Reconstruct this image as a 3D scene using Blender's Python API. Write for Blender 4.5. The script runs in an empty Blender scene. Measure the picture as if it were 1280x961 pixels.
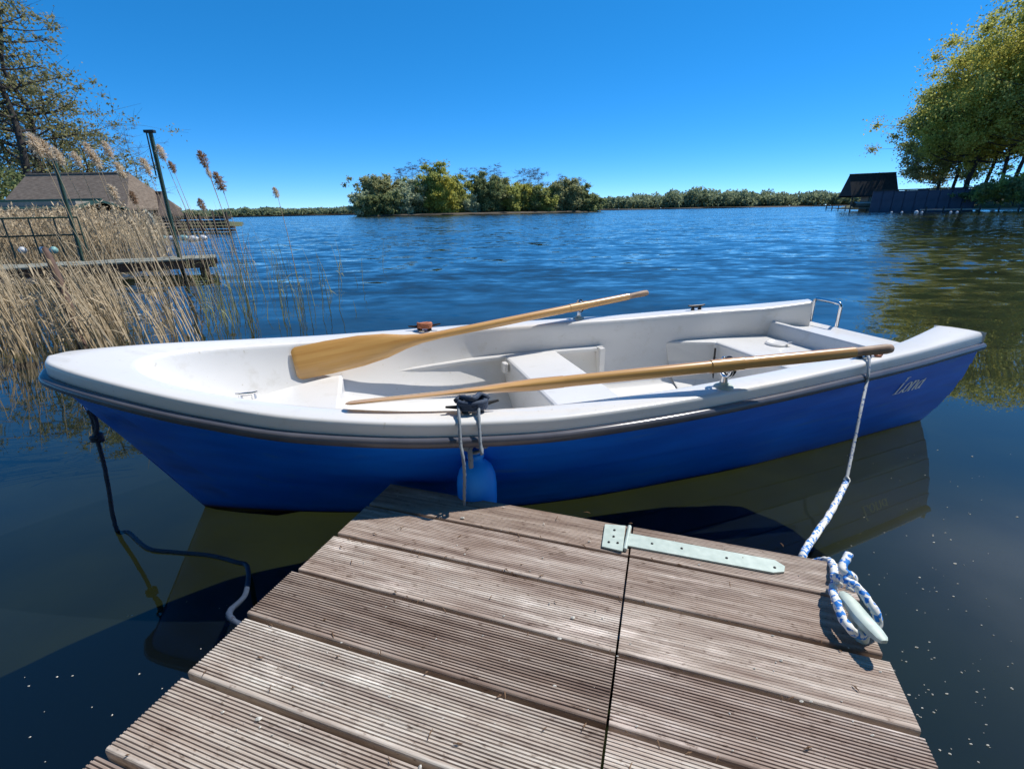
import bpy, bmesh, math, random
import numpy as np
from mathutils import Vector, Matrix
R = math.radians
C = bpy.context.scene.collection
sc = bpy.context.scene

# ------------------------------------------------------------------ camera
CAM_H = 1.10                     # metres above the water
FPX = 592.0                      # focal length for a 1280 px wide picture
PITCH = math.atan((480.5 - 264) / FPX)
ROLL = R(-1.07)
ROT = Matrix.Rotation(math.pi / 2 - PITCH, 3, 'X') @ Matrix.Rotation(ROLL, 3, 'Z')
cam = bpy.data.objects.new('camera', bpy.data.cameras.new('camera'))
C.objects.link(cam)
cam.matrix_world = Matrix.Translation((0, 0, CAM_H)) @ ROT.to_4x4()
cam.data.sensor_width = 36
cam.data.lens = FPX / 1280 * 36
cam.data.clip_start = 0.05
cam.data.clip_end = 6000
sc.camera = cam

# ------------------------------------------------------------------ world, sun, exposure
SUN_AZ, SUN_EL = 58, 54          # clockwise from straight ahead (+y)
w = bpy.data.worlds.new("World"); sc.world = w; w.use_nodes = True
nt = w.node_tree
sky = nt.nodes.new('ShaderNodeTexSky'); sky.sky_type = 'NISHITA'
sky.sun_disc = False
sky.sun_elevation = R(SUN_EL); sky.sun_rotation = R(SUN_AZ)
sky.air_density = 0.6; sky.dust_density = 0.0; sky.ozone_density = 10.0; sky.altitude = 3000
hs = nt.nodes.new('ShaderNodeHueSaturation'); hs.inputs['Saturation'].default_value = 1.36; hs.inputs['Hue'].default_value = .498
gm = nt.nodes.new('ShaderNodeGamma'); gm.inputs[1].default_value = .70
bg = nt.nodes['Background']; bg.inputs['Strength'].default_value = 0.15
nt.links.new(sky.outputs[0], gm.inputs[0]); nt.links.new(gm.outputs[0], hs.inputs['Color']); nt.links.new(hs.outputs[0], bg.inputs['Color'])
sd = bpy.data.lights.new('sun', 'SUN'); sd.energy = 2.35; sd.angle = R(0.53); sd.color = (1, .95, .87)
sun = bpy.data.objects.new('sun', sd); C.objects.link(sun)
sun_dir = Vector((math.sin(R(SUN_AZ)) * math.cos(R(SUN_EL)), math.cos(R(SUN_AZ)) * math.cos(R(SUN_EL)), math.sin(R(SUN_EL))))
sun.rotation_euler = sun_dir.to_track_quat('Z', 'Y').to_euler()
sc.view_settings.view_transform = 'Standard'; sc.view_settings.look = 'None'
sc.view_settings.exposure = 1.16; sc.view_settings.gamma = 1

# ------------------------------------------------------------------ helpers
def ray(x, y):
    return ROT @ Vector(((x - 640) / FPX, -(y - 480.5) / FPX, -1))
def at(x, y, z=0.0):             # the point of the photograph at a known height
    d = ray(x, y); k = (z - CAM_H) / d.z
    return Vector((d.x * k, d.y * k, z))
def dep(x, y, Y):                # the point of the photograph at a known distance
    d = ray(x, y); k = Y / d.y
    return Vector((d.x * k, Y, CAM_H + d.z * k))

class MB:
    def __init__(s): s.v = []; s.f = []; s.uv = None
    def quad(s, a, b, c, d):
        n = len(s.v); s.v += [tuple(a), tuple(b), tuple(c), tuple(d)]; s.f.append((n, n+1, n+2, n+3))
    def tri(s, a, b, c):
        n = len(s.v); s.v += [tuple(a), tuple(b), tuple(c)]; s.f.append((n, n+1, n+2))
    def box(s, c, size, rz=0.0, M=None):
        n = len(s.v); sx, sy, sz = size[0]/2, size[1]/2, size[2]/2
        m = Matrix.Rotation(rz, 3, 'Z') if M is None else M
        for dz in (-sz, sz):
            for dx, dy in ((-sx, -sy), (sx, -sy), (sx, sy), (-sx, sy)):
                s.v.append(tuple(Vector(c) + m @ Vector((dx, dy, dz))))
        s.f += [(n+3, n+2, n+1, n), (n+4, n+5, n+6, n+7)] + [(n+i, n+(i+1) % 4, n+4+(i+1) % 4, n+4+i) for i in range(4)]
    def bar(s, a, b, wd, th, up=(0, 0, 1)):   # box between two points
        a = Vector(a); b = Vector(b); d = (b-a); L = d.length; d.normalize()
        x = d.cross(Vector(up));
        if x.length < 1e-4: x = d.cross(Vector((1, 0, 0)))
        x.normalize(); z = x.cross(d)
        m = Matrix((d, x, z)).transposed()
        s.box((a+b)/2, (L, wd, th), M=m)
    def tube(s, pts, rad, n=8, cap=True, lobes=0, twist=0, amp=.3):
        pts = [Vector(p) for p in pts]; N = len(pts)
        if not hasattr(rad, '__len__'): rad = [rad]*N
        b = len(s.v); up = None; Ls = 0
        for i, p in enumerate(pts):
            d = (pts[min(i+1, N-1)] - pts[max(i-1, 0)])
            if d.length < 1e-9: d = Vector((0, 0, 1))
            d.normalize()
            if up is None:
                up = Vector((0, 0, 1)) if abs(d.z) < .9 else Vector((1, 0, 0))
            x = d.cross(up); x.normalize(); up = x.cross(d); up.normalize()
            if i: Ls += (p-pts[i-1]).length
            for k in range(n):
                a = 2*math.pi*k/n
                r = rad[i]
                if lobes: r *= 1 + amp*abs(math.cos(lobes*.5*(a) + Ls*twist)) - amp*.6
                s.v.append(tuple(p + x*math.cos(a)*r + up*math.sin(a)*r))
        for i in range(N-1):
            for k in range(n):
                s.f.append((b+i*n+k, b+i*n+(k+1) % n, b+(i+1)*n+(k+1) % n, b+(i+1)*n+k))
        if cap:
            s.f.append(tuple(b+k for k in range(n))[::-1]); s.f.append(tuple(b+(N-1)*n+k for k in range(n)))
    def grid(s, rows, close=False):
        b = len(s.v); m = len(rows[0])
        for r in rows: s.v += [tuple(p) for p in r]
        for i in range(len(rows)-1):
            for k in range(m if close else m-1):
                s.f.append((b+i*m+k, b+i*m+(k+1) % m, b+(i+1)*m+(k+1) % m, b+(i+1)*m+k))
    def lathe(s, prof, n=20, M=None):
        rows = []
        for r, z in prof:
            row = [Vector((r*math.cos(2*math.pi*k/n), r*math.sin(2*math.pi*k/n), z)) for k in range(n)]
            rows.append([M @ p for p in row] if M else row)
        s.grid(rows, True)
    def prism(s, poly, z0, z1):  # poly: list of (x,y)
        n = len(s.v); m = len(poly)
        s.v += [(x, y, z0) for x, y in poly] + [(x, y, z1) for x, y in poly]
        s.f += [tuple(range(n, n+m))[::-1], tuple(range(n+m, n+2*m))] + [(n+i, n+(i+1) % m, n+m+(i+1) % m, n+m+i) for i in range(m)]
    def build(s, name, m, parent=None, smooth=False, bevel=0, auto=None):
        me = bpy.data.meshes.new(name); me.from_pydata(s.v, [], s.f)
        if bevel or smooth:
            bm = bmesh.new(); bm.from_mesh(me)
            bmesh.ops.remove_doubles(bm, verts=bm.verts, dist=1e-5)
            bmesh.ops.recalc_face_normals(bm, faces=bm.faces)
            if bevel:
                es = [e for e in bm.edges if len(e.link_faces) == 2 and e.calc_face_angle(0) > .6]
                bmesh.ops.bevel(bm, geom=es, offset=bevel, segments=2, affect='EDGES', profile=.5)
            bm.to_mesh(me); bm.free()
        if smooth:
            me.polygons.foreach_set('use_smooth', [True]*len(me.polygons))
            if auto is not None: me.set_sharp_from_angle(angle=R(auto))
        me.materials.append(m)
        o = bpy.data.objects.new(name, me); C.objects.link(o)
        if parent is not None: o.parent = parent
        return o

def thing(name, label, cat, loc=(0, 0, 0), rz=0, group=None):
    o = bpy.data.objects.new(name, None); C.objects.link(o); o.empty_display_size = .1
    o.location = loc; o.rotation_euler = (0, 0, rz)
    tag(o, label, cat, group); return o
def tag(o, label, cat, group=None):
    o['label'] = label; o['category'] = cat
    if group: o['group'] = group
    return o
def struct(o): o['kind'] = 'structure'; return o
def stuff(o, label=None, cat=None):
    o['kind'] = 'stuff'
    if label: o['label'] = label; o['category'] = cat
    return o

def interp(xs, ys):
    xs = np.array(xs, float); ys = np.array(ys, float)
    d = np.diff(ys)/np.diff(xs); m = np.zeros(len(xs))
    m[1:-1] = np.where(d[:-1]*d[1:] > 0, 2*d[:-1]*d[1:]/(d[:-1]+d[1:]+1e-12), 0); m[0] = d[0]; m[-1] = d[-1]
    def f(x):
        x = min(max(x, xs[0]), xs[-1]); i = min(int(np.searchsorted(xs, x, side='right'))-1, len(xs)-2)
        h = xs[i+1]-xs[i]; t = (x-xs[i])/h
        return float((2*t**3-3*t*t+1)*ys[i]+(t**3-2*t*t+t)*h*m[i]+(-2*t**3+3*t*t)*ys[i+1]+(t**3-t*t)*h*m[i+1])
    return f
def smooth_path(P, n=8):
    P = [Vector(p) for p in P]; out = []
    for i in range(len(P)-1):
        p0 = P[max(i-1, 0)]; p1 = P[i]; p2 = P[i+1]; p3 = P[min(i+2, len(P)-1)]
        for k in range(n):
            t = k/n
            out.append(.5*((2*p1)+(p2-p0)*t+(2*p0-5*p1+4*p2-p3)*t*t+(3*p1-p0-3*p2+p3)*t**3))
    out.append(P[-1]); return out

# ------------------------------------------------------------------ materials
def nodes_of(name):
    m = bpy.data.materials.new(name); m.use_nodes = True
    return m, m.node_tree.nodes, m.node_tree.links, m.node_tree.nodes['Principled BSDF']
def ramp(N, stops):
    r = N.new('ShaderNodeValToRGB'); e = r.color_ramp.elements
    while len(e) < len(stops): e.new(.5)
    for k, (p, c) in zip(e, stops): k.position = p; k.color = (*c, 1)
    return r
def simple(name, c1, c2=None, rough=.5, scale=8, metal=0, bump=0, stretch=(1, 1, 1), coat=0, bscale=None, spec=None, detail=6):
    m, N, L, P = nodes_of(name)
    P.inputs['Roughness'].default_value = rough; P.inputs['Metallic'].default_value = metal
    P.inputs['Coat Weight'].default_value = coat
    if spec is not None: P.inputs['Specular IOR Level'].default_value = spec
    c2 = c2 or tuple(x*.8 for x in c1)
    tc = N.new('ShaderNodeTexCoord'); mp = N.new('ShaderNodeMapping'); mp.inputs['Scale'].default_value = stretch
    no = N.new('ShaderNodeTexNoise'); no.inputs['Scale'].default_value = scale; no.inputs['Detail'].default_value = detail
    L.new(tc.outputs['Object'], mp.inputs[0]); L.new(mp.outputs[0], no.inputs[0])
    r = ramp(N, [(.3, c2), (.7, c1)]); L.new(no.outputs[0], r.inputs[0]); L.new(r.outputs[0], P.inputs['Base Color'])
    if bump:
        n2 = N.new('ShaderNodeTexNoise'); n2.inputs['Scale'].default_value = bscale or scale*3; n2.inputs['Detail'].default_value = 6
        L.new(mp.outputs[0], n2.inputs[0])
        b = N.new('ShaderNodeBump'); b.inputs['Strength'].default_value = bump; b.inputs['Distance'].default_value = .01
        L.new(n2.outputs[0], b.inputs['Height']); L.new(b.outputs[0], P.inputs['Normal'])
    return m
def leafmat(name, cols, trans=.35, scale=.35):
    m, N, L, P = nodes_of(name)
    g = N.new('ShaderNodeNewGeometry'); tc = N.new('ShaderNodeTexCoord')
    no = N.new('ShaderNodeTexNoise'); no.inputs['Scale'].default_value = scale; no.inputs['Detail'].default_value = 3
    L.new(tc.outputs['Object'], no.inputs[0])
    mx = N.new('ShaderNodeMath'); mx.operation = 'MULTIPLY_ADD'; mx.inputs[1].default_value = .45
    L.new(g.outputs['Random Per Island'], mx.inputs[0])
    m2 = N.new('ShaderNodeMath'); m2.operation = 'MULTIPLY'; m2.inputs[1].default_value = .6
    L.new(no.outputs[0], m2.inputs[0]); L.new(m2.outputs[0], mx.inputs[2])
    k = len(cols); r = ramp(N, [(.2+.6*i/(k-1), c) for i, c in enumerate(cols)]); L.new(mx.outputs[0], r.inputs[0])
    d = N.new('ShaderNodeBsdfDiffuse'); t = N.new('ShaderNodeBsdfTranslucent'); mixs = N.new('ShaderNodeMixShader')
    mixs.inputs[0].default_value = trans
    L.new(r.outputs[0], d.inputs[0]); L.new(r.outputs[0], t.inputs[0]); L.new(d.outputs[0], mixs.inputs[1]); L.new(t.outputs[0], mixs.inputs[2])
    L.new(mixs.outputs[0], N['Material Output'].inputs['Surface']); N.remove(P)
    return m

def water_mat():
    """clear-topped lake water: Fresnel reflection over a see-through, slightly turbid body"""
    m, N, L, P = nodes_of('lake_water'); N.remove(P)
    tc = N.new('ShaderNodeTexCoord')
    sep = N.new('ShaderNodeSeparateXYZ'); L.new(tc.outputs['Object'], sep.inputs[0])
    def noise(scale, stretch, rot=0, detail=2, dist=0.0, out=0):
        mp = N.new('ShaderNodeMapping'); mp.inputs['Scale'].default_value = stretch; mp.inputs['Rotation'].default_value = (0, 0, rot)
        L.new(tc.outputs['Object'], mp.inputs[0])
        n = N.new('ShaderNodeTexNoise'); n.inputs['Scale'].default_value = scale; n.inputs['Detail'].default_value = detail
        n.inputs['Distortion'].default_value = dist
        L.new(mp.outputs[0], n.inputs[0]); return n.outputs[out]
    def math_(op, a, b):
        q = N.new('ShaderNodeMath'); q.operation = op
        for k, v in enumerate((a, b)):
            if isinstance(v, (int, float)): q.inputs[k].default_value = v
            else: L.new(v, q.inputs[k])
        return q.outputs[0]
    def maprange(v, a, b, c, d, smooth=True):
        r = N.new('ShaderNodeMapRange'); r.interpolation_type = 'SMOOTHSTEP' if smooth else 'LINEAR'
        for k, x in enumerate((a, b, c, d)): r.inputs[k+1].default_value = x
        L.new(v, r.inputs[0]); return r.outputs[0]
    def vmath(op, a, b=None, sc=None):
        q = N.new('ShaderNodeVectorMath'); q.operation = op
        for k, v in enumerate((a, b)):
            if v is None: continue
            if isinstance(v, tuple): q.inputs[k].default_value = v
            else: L.new(v, q.inputs[k])
        if sc is not None: L.new(sc, q.inputs['Scale'])
        return q.outputs[0]
    # wind ripples grow away from the sheltered shore, in gusty patches
    wind = maprange(sep.outputs[1], 2.4, 9, .015, 1)
    gust = maprange(noise(.06, (1, 2.5, 1), .3, 2), .3, .7, .75, 1.2)
    k1 = math_('MULTIPLY', wind, gust)
    r1 = vmath('SUBTRACT', noise(1.5, (1, 1.8, 1), .12, 2, .2, 1), (.5, .5, .5))
    r2 = vmath('SUBTRACT', noise(4.5, (1, 1.5, 1), -.15, 2, 0, 1), (.5, .5, .5))
    r3 = vmath('SUBTRACT', noise(.45, (1, 2.2, 1), .2, 2, 0, 1), (.5, .5, .5))
    v = vmath('ADD', vmath('MULTIPLY', r1, (.22, .34, 0)), vmath('MULTIPLY', r2, (.12, .18, 0)))
    v = vmath('ADD', v, vmath('MULTIPLY', r3, (.08, .16, 0)))
    v = vmath('SCALE', v, None, k1)
    # slow smooth undulation of the calm water
    c1 = vmath('MULTIPLY', vmath('SUBTRACT', noise(.8, (.8, 1.9, 1), .3, 1, .3, 1), (.5, .5, .5)), (.035, .075, 0))
    calm = maprange(sep.outputs[1], .6, 4.0, .12, 1)
    v = vmath('ADD', v, vmath('SCALE', c1, None, calm))
    # at grazing angles the wave faces turned towards the viewer are the ones seen
    ge = N.new('ShaderNodeNewGeometry')
    v = vmath('ADD', v, vmath('SCALE', vmath('MULTIPLY', ge.outputs['Incoming'], (.05, .05, 0)), None, k1))
    nrm = vmath('NORMALIZE', vmath('ADD', v, (0, 0, 1)))
    gl = N.new('ShaderNodeBsdfGlossy'); gl.inputs['Roughness'].default_value = .015; L.new(nrm, gl.inputs['Normal'])
    gl.inputs['Color'].default_value = (1, 1, 1, 1)
    tr = N.new('ShaderNodeBsdfTransparent'); tr.inputs[0].default_value = (.60, .66, .52, 1)
    # paler matt body colour in uneven patches, strongest at the near right
    pale_tint = math_('MULTIPLY', maprange(sep.outputs[0], .9, 1.7, 0, 1), maprange(sep.outputs[1], 1.9, .9, 0, 1))
    pale_tint = math_('MULTIPLY', pale_tint, maprange(noise(1.2, (1, 1, 1), 0, 6), .3, .75, .25, 1))
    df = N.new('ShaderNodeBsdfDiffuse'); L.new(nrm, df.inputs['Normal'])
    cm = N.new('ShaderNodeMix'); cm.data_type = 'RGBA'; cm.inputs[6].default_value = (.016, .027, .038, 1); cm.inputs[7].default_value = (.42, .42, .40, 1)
    L.new(pale_tint, cm.inputs[0]); L.new(cm.outputs[2], df.inputs[0])
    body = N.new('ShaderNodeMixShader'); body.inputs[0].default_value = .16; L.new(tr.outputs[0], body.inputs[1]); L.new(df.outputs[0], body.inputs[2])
    fr = N.new('ShaderNodeFresnel'); fr.inputs['IOR'].default_value = 1.52; L.new(nrm, fr.inputs['Normal'])
    mx = N.new('ShaderNodeMixShader'); L.new(fr.outputs[0], mx.inputs[0]); L.new(body.outputs[0], mx.inputs[1]); L.new(gl.outputs[0], mx.inputs[2])
    L.new(mx.outputs[0], N['Material Output'].inputs['Surface'])
    return m

def plank_mat():
    m, N, L, P = nodes_of('weathered_decking')
    tc = N.new('ShaderNodeTexCoord'); oi = N.new('ShaderNodeObjectInfo')
    ad = N.new('ShaderNodeVectorMath'); ad.operation = 'ADD'
    L.new(tc.outputs['Object'], ad.inputs[0])
    cmb = N.new('ShaderNodeCombineXYZ'); mu = N.new('ShaderNodeMath'); mu.operation = 'MULTIPLY'; mu.inputs[1].default_value = 37
    L.new(oi.outputs['Random'], mu.inputs[0]); L.new(mu.outputs[0], cmb.inputs[0]); L.new(mu.outputs[0], cmb.inputs[2]); L.new(cmb.outputs[0], ad.inputs[1])
    vr = N.new('ShaderNodeVectorRotate'); vr.rotation_type = 'Z_AXIS'; vr.inputs['Angle'].default_value = R(18.8); L.new(ad.outputs[0], vr.inputs[0])
    def noise(scale, st, det=6, rgh=.6):
        mp = N.new('ShaderNodeMapping'); mp.inputs['Scale'].default_value = st
        L.new(vr.outputs[0], mp.inputs[0])
        n = N.new('ShaderNodeTexNoise'); n.inputs['Scale'].default_value = scale; n.inputs['Detail'].default_value = det; n.inputs['Roughness'].default_value = rgh
        L.new(mp.outputs[0], n.inputs[0]); return n.outputs[0]
    grain = noise(60, (.06, 1, 1)); blot = noise(7, (.5, 1.5, 1), 8, .7); spot = noise(90, (.45, 1, 1), 4)
    r1 = ramp(N, [(.28, (.22, .168, .148)), (.5, (.42, .365, .33)), (.72, (.63, .59, .555))])
    L.new(grain, r1.inputs[0])
    r2 = ramp(N, [(.32, (.70, .62, .57)), (.47, (.98, .95, .92)), (.56, (1.0, 1.0, .98)), (.66, (1.5, 1.54, 1.56))]); L.new(blot, r2.inputs[0])
    m1 = N.new('ShaderNodeMix'); m1.data_type = 'RGBA'; m1.blend_type = 'MULTIPLY'; m1.inputs[0].default_value = 1
    L.new(r1.outputs[0], m1.inputs[6]); L.new(r2.outputs[0], m1.inputs[7])
    r3 = N.new('ShaderNodeVectorMath'); r3.operation = 'MULTIPLY'; r3.inputs[1].default_value = (1, 1, 1); L.new(oi.outputs['Color'], r3.inputs[0])
    m2 = N.new('ShaderNodeMix'); m2.data_type = 'RGBA'; m2.blend_type = 'MULTIPLY'; m2.inputs[0].default_value = 1
    L.new(m1.outputs[2], m2.inputs[6]); L.new(r3.outputs[0], m2.inputs[7])
    r4 = ramp(N, [(.60, (1, 1, 1)), (.70, (.35, .28, .24))]); L.new(spot, r4.inputs[0])
    m3 = N.new('ShaderNodeMix'); m3.data_type = 'RGBA'; m3.blend_type = 'MULTIPLY'; m3.inputs[0].default_value = .8
    L.new(m2.outputs[2], m3.inputs[6]); L.new(r4.outputs[0], m3.inputs[7])
    L.new(m3.outputs[2], P.inputs['Base Color']); P.inputs['Roughness'].default_value = .82; P.inputs['Specular IOR Level'].default_value = .25
    b = N.new('ShaderNodeBump'); b.inputs['Strength'].default_value = .55; b.inputs['Distance'].default_value = .003
    L.new(grain, b.inputs['Height']); L.new(b.outputs[0], P.inputs['Normal'])
    return m

def hull_mat():
    m, N, L, P = nodes_of('blue_gelcoat')
    g = N.new('ShaderNodeTexCoord'); sp = N.new('ShaderNodeSeparateXYZ'); L.new(g.outputs['Object'], sp.inputs[0])
    no = N.new('ShaderNodeTexNoise'); no.inputs['Scale'].default_value = 3; no.inputs['Detail'].default_value = 8
    mp = N.new('ShaderNodeMapping'); mp.inputs['Scale'].default_value = (1, 1, 5); L.new(g.outputs['Object'], mp.inputs[0]); L.new(mp.outputs[0], no.inputs[0])
    r = ramp(N, [(.35, (.003, .125, .66)), (.7, (.006, .19, .85))]); L.new(no.outputs[0], r.inputs[0])
    n2 = N.new('ShaderNodeTexNoise'); n2.inputs['Scale'].default_value = 26; n2.inputs['Detail'].default_value = 5
    mp2 = N.new('ShaderNodeMapping'); mp2.inputs['Scale'].default_value = (.10, 1, 1); mp2.inputs['Rotation'].default_value = (0, .25, 0); L.new(g.outputs['Object'], mp2.inputs[0]); L.new(mp2.outputs[0], n2.inputs[0])
    sc_ = ramp(N, [(.60, (0, 0, 0)), (.78, (.5, .5, .5))]); L.new(n2.outputs[0], sc_.inputs[0])
    scuff = N.new('ShaderNodeMix'); scuff.data_type = 'RGBA'; scuff.inputs[7].default_value = (.10, .24, .50, 1); L.new(sc_.outputs[0], scuff.inputs[0]); L.new(r.outputs[0], scuff.inputs[6])
    # worn brownish waterline band (paint and algae)
    ma = N.new('ShaderNodeMath'); ma.operation = 'MULTIPLY_ADD'; ma.inputs[1].default_value = .02; L.new(no.outputs[0], ma.inputs[0]); L.new(sp.outputs[2], ma.inputs[2])
    st = ramp(N, [(.010, (1, 1, 1)), (.026, (0, 0, 0))]); L.new(ma.outputs[0], st.inputs[0])
    mx = N.new('ShaderNodeMix'); mx.data_type = 'RGBA'; mx.inputs[7].default_value = (.10, .035, .02, 1)
    L.new(st.outputs[0], mx.inputs[0]); L.new(scuff.outputs[2], mx.inputs[6]); L.new(mx.outputs[2], P.inputs['Base Color'])
    P.inputs['Roughness'].default_value = .32; P.inputs['Specular IOR Level'].default_value = .3; P.inputs['Coat Weight'].default_value = .05; P.inputs['Coat Roughness'].default_value = .15
    return m

def rope_mat(name, base, fleck, amount=.5, scale=220):
    m, N, L, P = nodes_of(name)
    tc = N.new('ShaderNodeTexCoord'); vo = N.new('ShaderNodeTexVoronoi'); vo.inputs['Scale'].default_value = scale
    L.new(tc.outputs['Object'], vo.inputs[0])
    n = N.new('ShaderNodeTexNoise'); n.inputs['Scale'].default_value = scale*.35; L.new(tc.outputs['Object'], n.inputs[0])
    sx = N.new('ShaderNodeSeparateColor'); L.new(vo.outputs['Color'], sx.inputs[0])
    ad = N.new('ShaderNodeMath'); ad.operation = 'MULTIPLY_ADD'; ad.inputs[1].default_value = .5; L.new(sx.outputs[0], ad.inputs[0]); L.new(n.outputs[0], ad.inputs[2])
    r = ramp(N, [(amount-.02, fleck), (amount+.02, base)]); L.new(ad.outputs[0], r.inputs[0])
    L.new(r.outputs[0], P.inputs['Base Color']); P.inputs['Roughness'].default_value = .75
    return m

M = {}
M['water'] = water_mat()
M['plank'] = plank_mat()
M['hull'] = hull_mat()
M['gel'] = simple('white_gelcoat', (.74, .73, .715), (.68, .67, .65), .32, 2.5, coat=.15, stretch=(1, 1, 2), detail=10)
_m = M['gel']; N_ = _m.node_tree.nodes; L_n = _m.node_tree.links; P_ = N_['Principled BSDF']
_src = P_.inputs['Base Color'].links[0].from_socket
_tc = N_.new('ShaderNodeTexCoord'); _n = N_.new('ShaderNodeTexNoise'); _n.inputs['Scale'].default_value = 9; _n.inputs['Detail'].default_value = 10; _n.inputs['Roughness'].default_value = .7
L_n.new(_tc.outputs['Object'], _n.inputs[0]); _r = ramp(N_, [(.56, (0, 0, 0)), (.78, (.55, .55, .55))]); L_n.new(_n.outputs[0], _r.inputs[0])
_sp = N_.new('ShaderNodeTexNoise'); _sp.inputs['Scale'].default_value = 55; _sp.inputs['Detail'].default_value = 2; L_n.new(_tc.outputs['Object'], _sp.inputs[0])
_r2 = ramp(N_, [(.70, (0, 0, 0)), (.76, (.6, .6, .6))]); L_n.new(_sp.outputs[0], _r2.inputs[0])
_mm = N_.new('ShaderNodeMix'); _mm.data_type = 'RGBA'; _mm.blend_type = 'LIGHTEN'; _mm.inputs[0].default_value = 1; L_n.new(_r.outputs[0], _mm.inputs[6]); L_n.new(_r2.outputs[0], _mm.inputs[7])
_mx = N_.new('ShaderNodeMix'); _mx.data_type = 'RGBA'; _mx.inputs[7].default_value = (.50, .46, .38, 1); L_n.new(_mm.outputs[2], _mx.inputs[0]); L_n.new(_src, _mx.inputs[6]); L_n.new(_mx.outputs[2], P_.inputs['Base Color'])
M['rail'] = simple('grey_vinyl', (.12, .12, .14), (.09, .09, .11), .2, 12)
M['oar'] = simple('varnished_wood', (.66, .38, .125), (.52, .26, .075), .28, 9, stretch=(.25, 6, 6), coat=.5)
M['oar_grip'] = simple('worn_wood', (.34, .22, .14), (.22, .14, .09), .6, 30)
M['chrome'] = simple('chrome', (.75, .75, .76), (.65, .65, .66), .18, 10, metal=1)
M['galv'] = simple('galvanised_steel', (.50, .58, .53), (.38, .46, .42), .55, 45, metal=.1)
M['dark'] = simple('black_plastic', (.02, .02, .022), (.012, .012, .014), .4, 20)
M['rope_grey'] = rope_mat('grey_rope', (.20, .23, .26), (.10, .12, .15), .5)
M['rope_dark'] = rope_mat('navy_rope', (.03, .05, .09), (.015, .02, .04), .5)
M['rope_blue'] = rope_mat('blue_white_rope', (.78, .77, .72), (.015, .20, .62), .66, 120)
M['rope_blue_thin'] = rope_mat('blue_grey_rope', (.42, .45, .47), (.05, .12, .30), .55, 140)
M['rope_orange'] = rope_mat('orange_rope', (.50, .18, .09), (.28, .10, .06), .5)
M['fender'] = simple('blue_vinyl', (.006, .27, .86), (.005, .21, .76), .5, 14, spec=.25)
M['bark'] = simple('bark', (.055, .045, .038), (.025, .02, .018), .9, 6, bump=.6)
M['bark_mid'] = simple('grey_bark', (.13, .115, .10), (.06, .05, .045), .9, 5, bump=.4)
M['twig'] = simple('twigs', (.14, .12, .115), (.09, .08, .08), .9, 3)
M['reed'] = None
M['green'] = simple('green_paint', (.035, .085, .055), (.02, .05, .035), .45, 14)
M['oldwood'] = simple('old_wood', (.20, .155, .115), (.09, .07, .055), .85, 10, stretch=(.3, 1, 1), bump=.4)
M['darkwood'] = simple('dark_wood', (.075, .06, .05), (.035, .03, .026), .85, 10, bump=.4)
M['brownwood'] = simple('brown_post', (.14, .085, .06), (.07, .04, .03), .85, 12, bump=.4)

# ------------------------------------------------------------------ setting
mb = MB()
mb.quad((-4000, -400, 0), (4000, -400, 0), (4000, 4500, 0), (-4000, 4500, 0))
lake = struct(mb.build('lake_water', M['water']))
M['bed'] = simple('lake_bed', (.036, .041, .011), (.018, .022, .009), .95, 1.6, bump=.5, detail=5)
mb = MB(); rr_ = random.Random(6)
xs_ = [-4000, -300, -60, -20]+[x*.5-12 for x in range(49)]+[20, 60, 300, 4000]; ys_ = [-400, -60, -20, -8]+[y*.5-4 for y in range(41)]+[25, 60, 300, 4500]
def bed_z(x, y): return -.62-.11*max(0, min(y-1.2, 18))-.03*max(0, min(-1.2-x, 3))-.25*max(0, min(1.0-y, 1.2))*(x < 0)+.05*math.sin(x*2.1+y)*math.sin(y*1.7-x*.6)
mb.grid([[(x, y, bed_z(x, y)) for x in xs_] for y in ys_])
bed = struct(mb.build('lake_bed', M['bed'], smooth=True))
lake['label'] = 'blue lake water, rippled far out and calm round the boat'

SHADE_TREES = []  # trees out of view, added to block sky light on the hull's near side
def land(name, poly, h, m, seed, res=1.0):
    """a low bank: outline raised to h with an uneven sloping rim"""
    rng = np.random.default_rng(seed); c = np.mean(np.array(poly), 0)
    P = []
    n = len(poly)
    for i in range(n):
        a = np.array(poly[i]); b = np.array(poly[(i+1) % n])
        k = max(2, int(np.linalg.norm(b-a)/res))
        for j in range(k): P.append(a+(b-a)*j/k)
    P = np.array(P); rows = []
    for f, z in ((0, -.5), (0.02, .04), (.06, .35*h), (.16, .8*h), (.4, h), (.8, h*1.05)):
        q = P+(c-P)*f+rng.normal(0, .18*res, P.shape)*(f < .5)
        zz = z+rng.normal(0, .06*h, len(P))*(z > 0)
        rows.append([(x, y, k) for (x, y), k in zip(q, zz)])
    b = MB(); b.grid(rows, True); n0 = len(b.v); b.v.append((c[0], c[1], h*1.05))
    m0 = len(P); base = n0-m0
    for k in range(m0): b.f.append((base+k, base+(k+1) % m0, n0))
    return struct(b.build(name, m, smooth=True))
M['soil'] = simple('shore_soil', (.11, .085, .055), (.05, .04, .028), .95, .8, bump=.6)
M['grass'] = simple('bank_grass', (.115, .125, .035), (.06, .065, .022), .95, 1.2, bump=.8)
land('shore', [(-80, 37), (-46, 34), (-33, 38), (-29, 43), (-31, 60), (-50, 95), (-160, 95), (-160, 37)], .55, M['grass'], 1, 3)
land('bank', [(66, 64), (75, 76), (76, 86), (76, 100), (90, 140), (180, 140), (180, 30), (74, 42)], 1.7, M['grass'], 2, 3)
land('island_ground', [(-62, 214), (-20, 214), (42, 246), (48, 262), (10, 272), (-66, 246)], .8, M['soil'], 3, 5)
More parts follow.
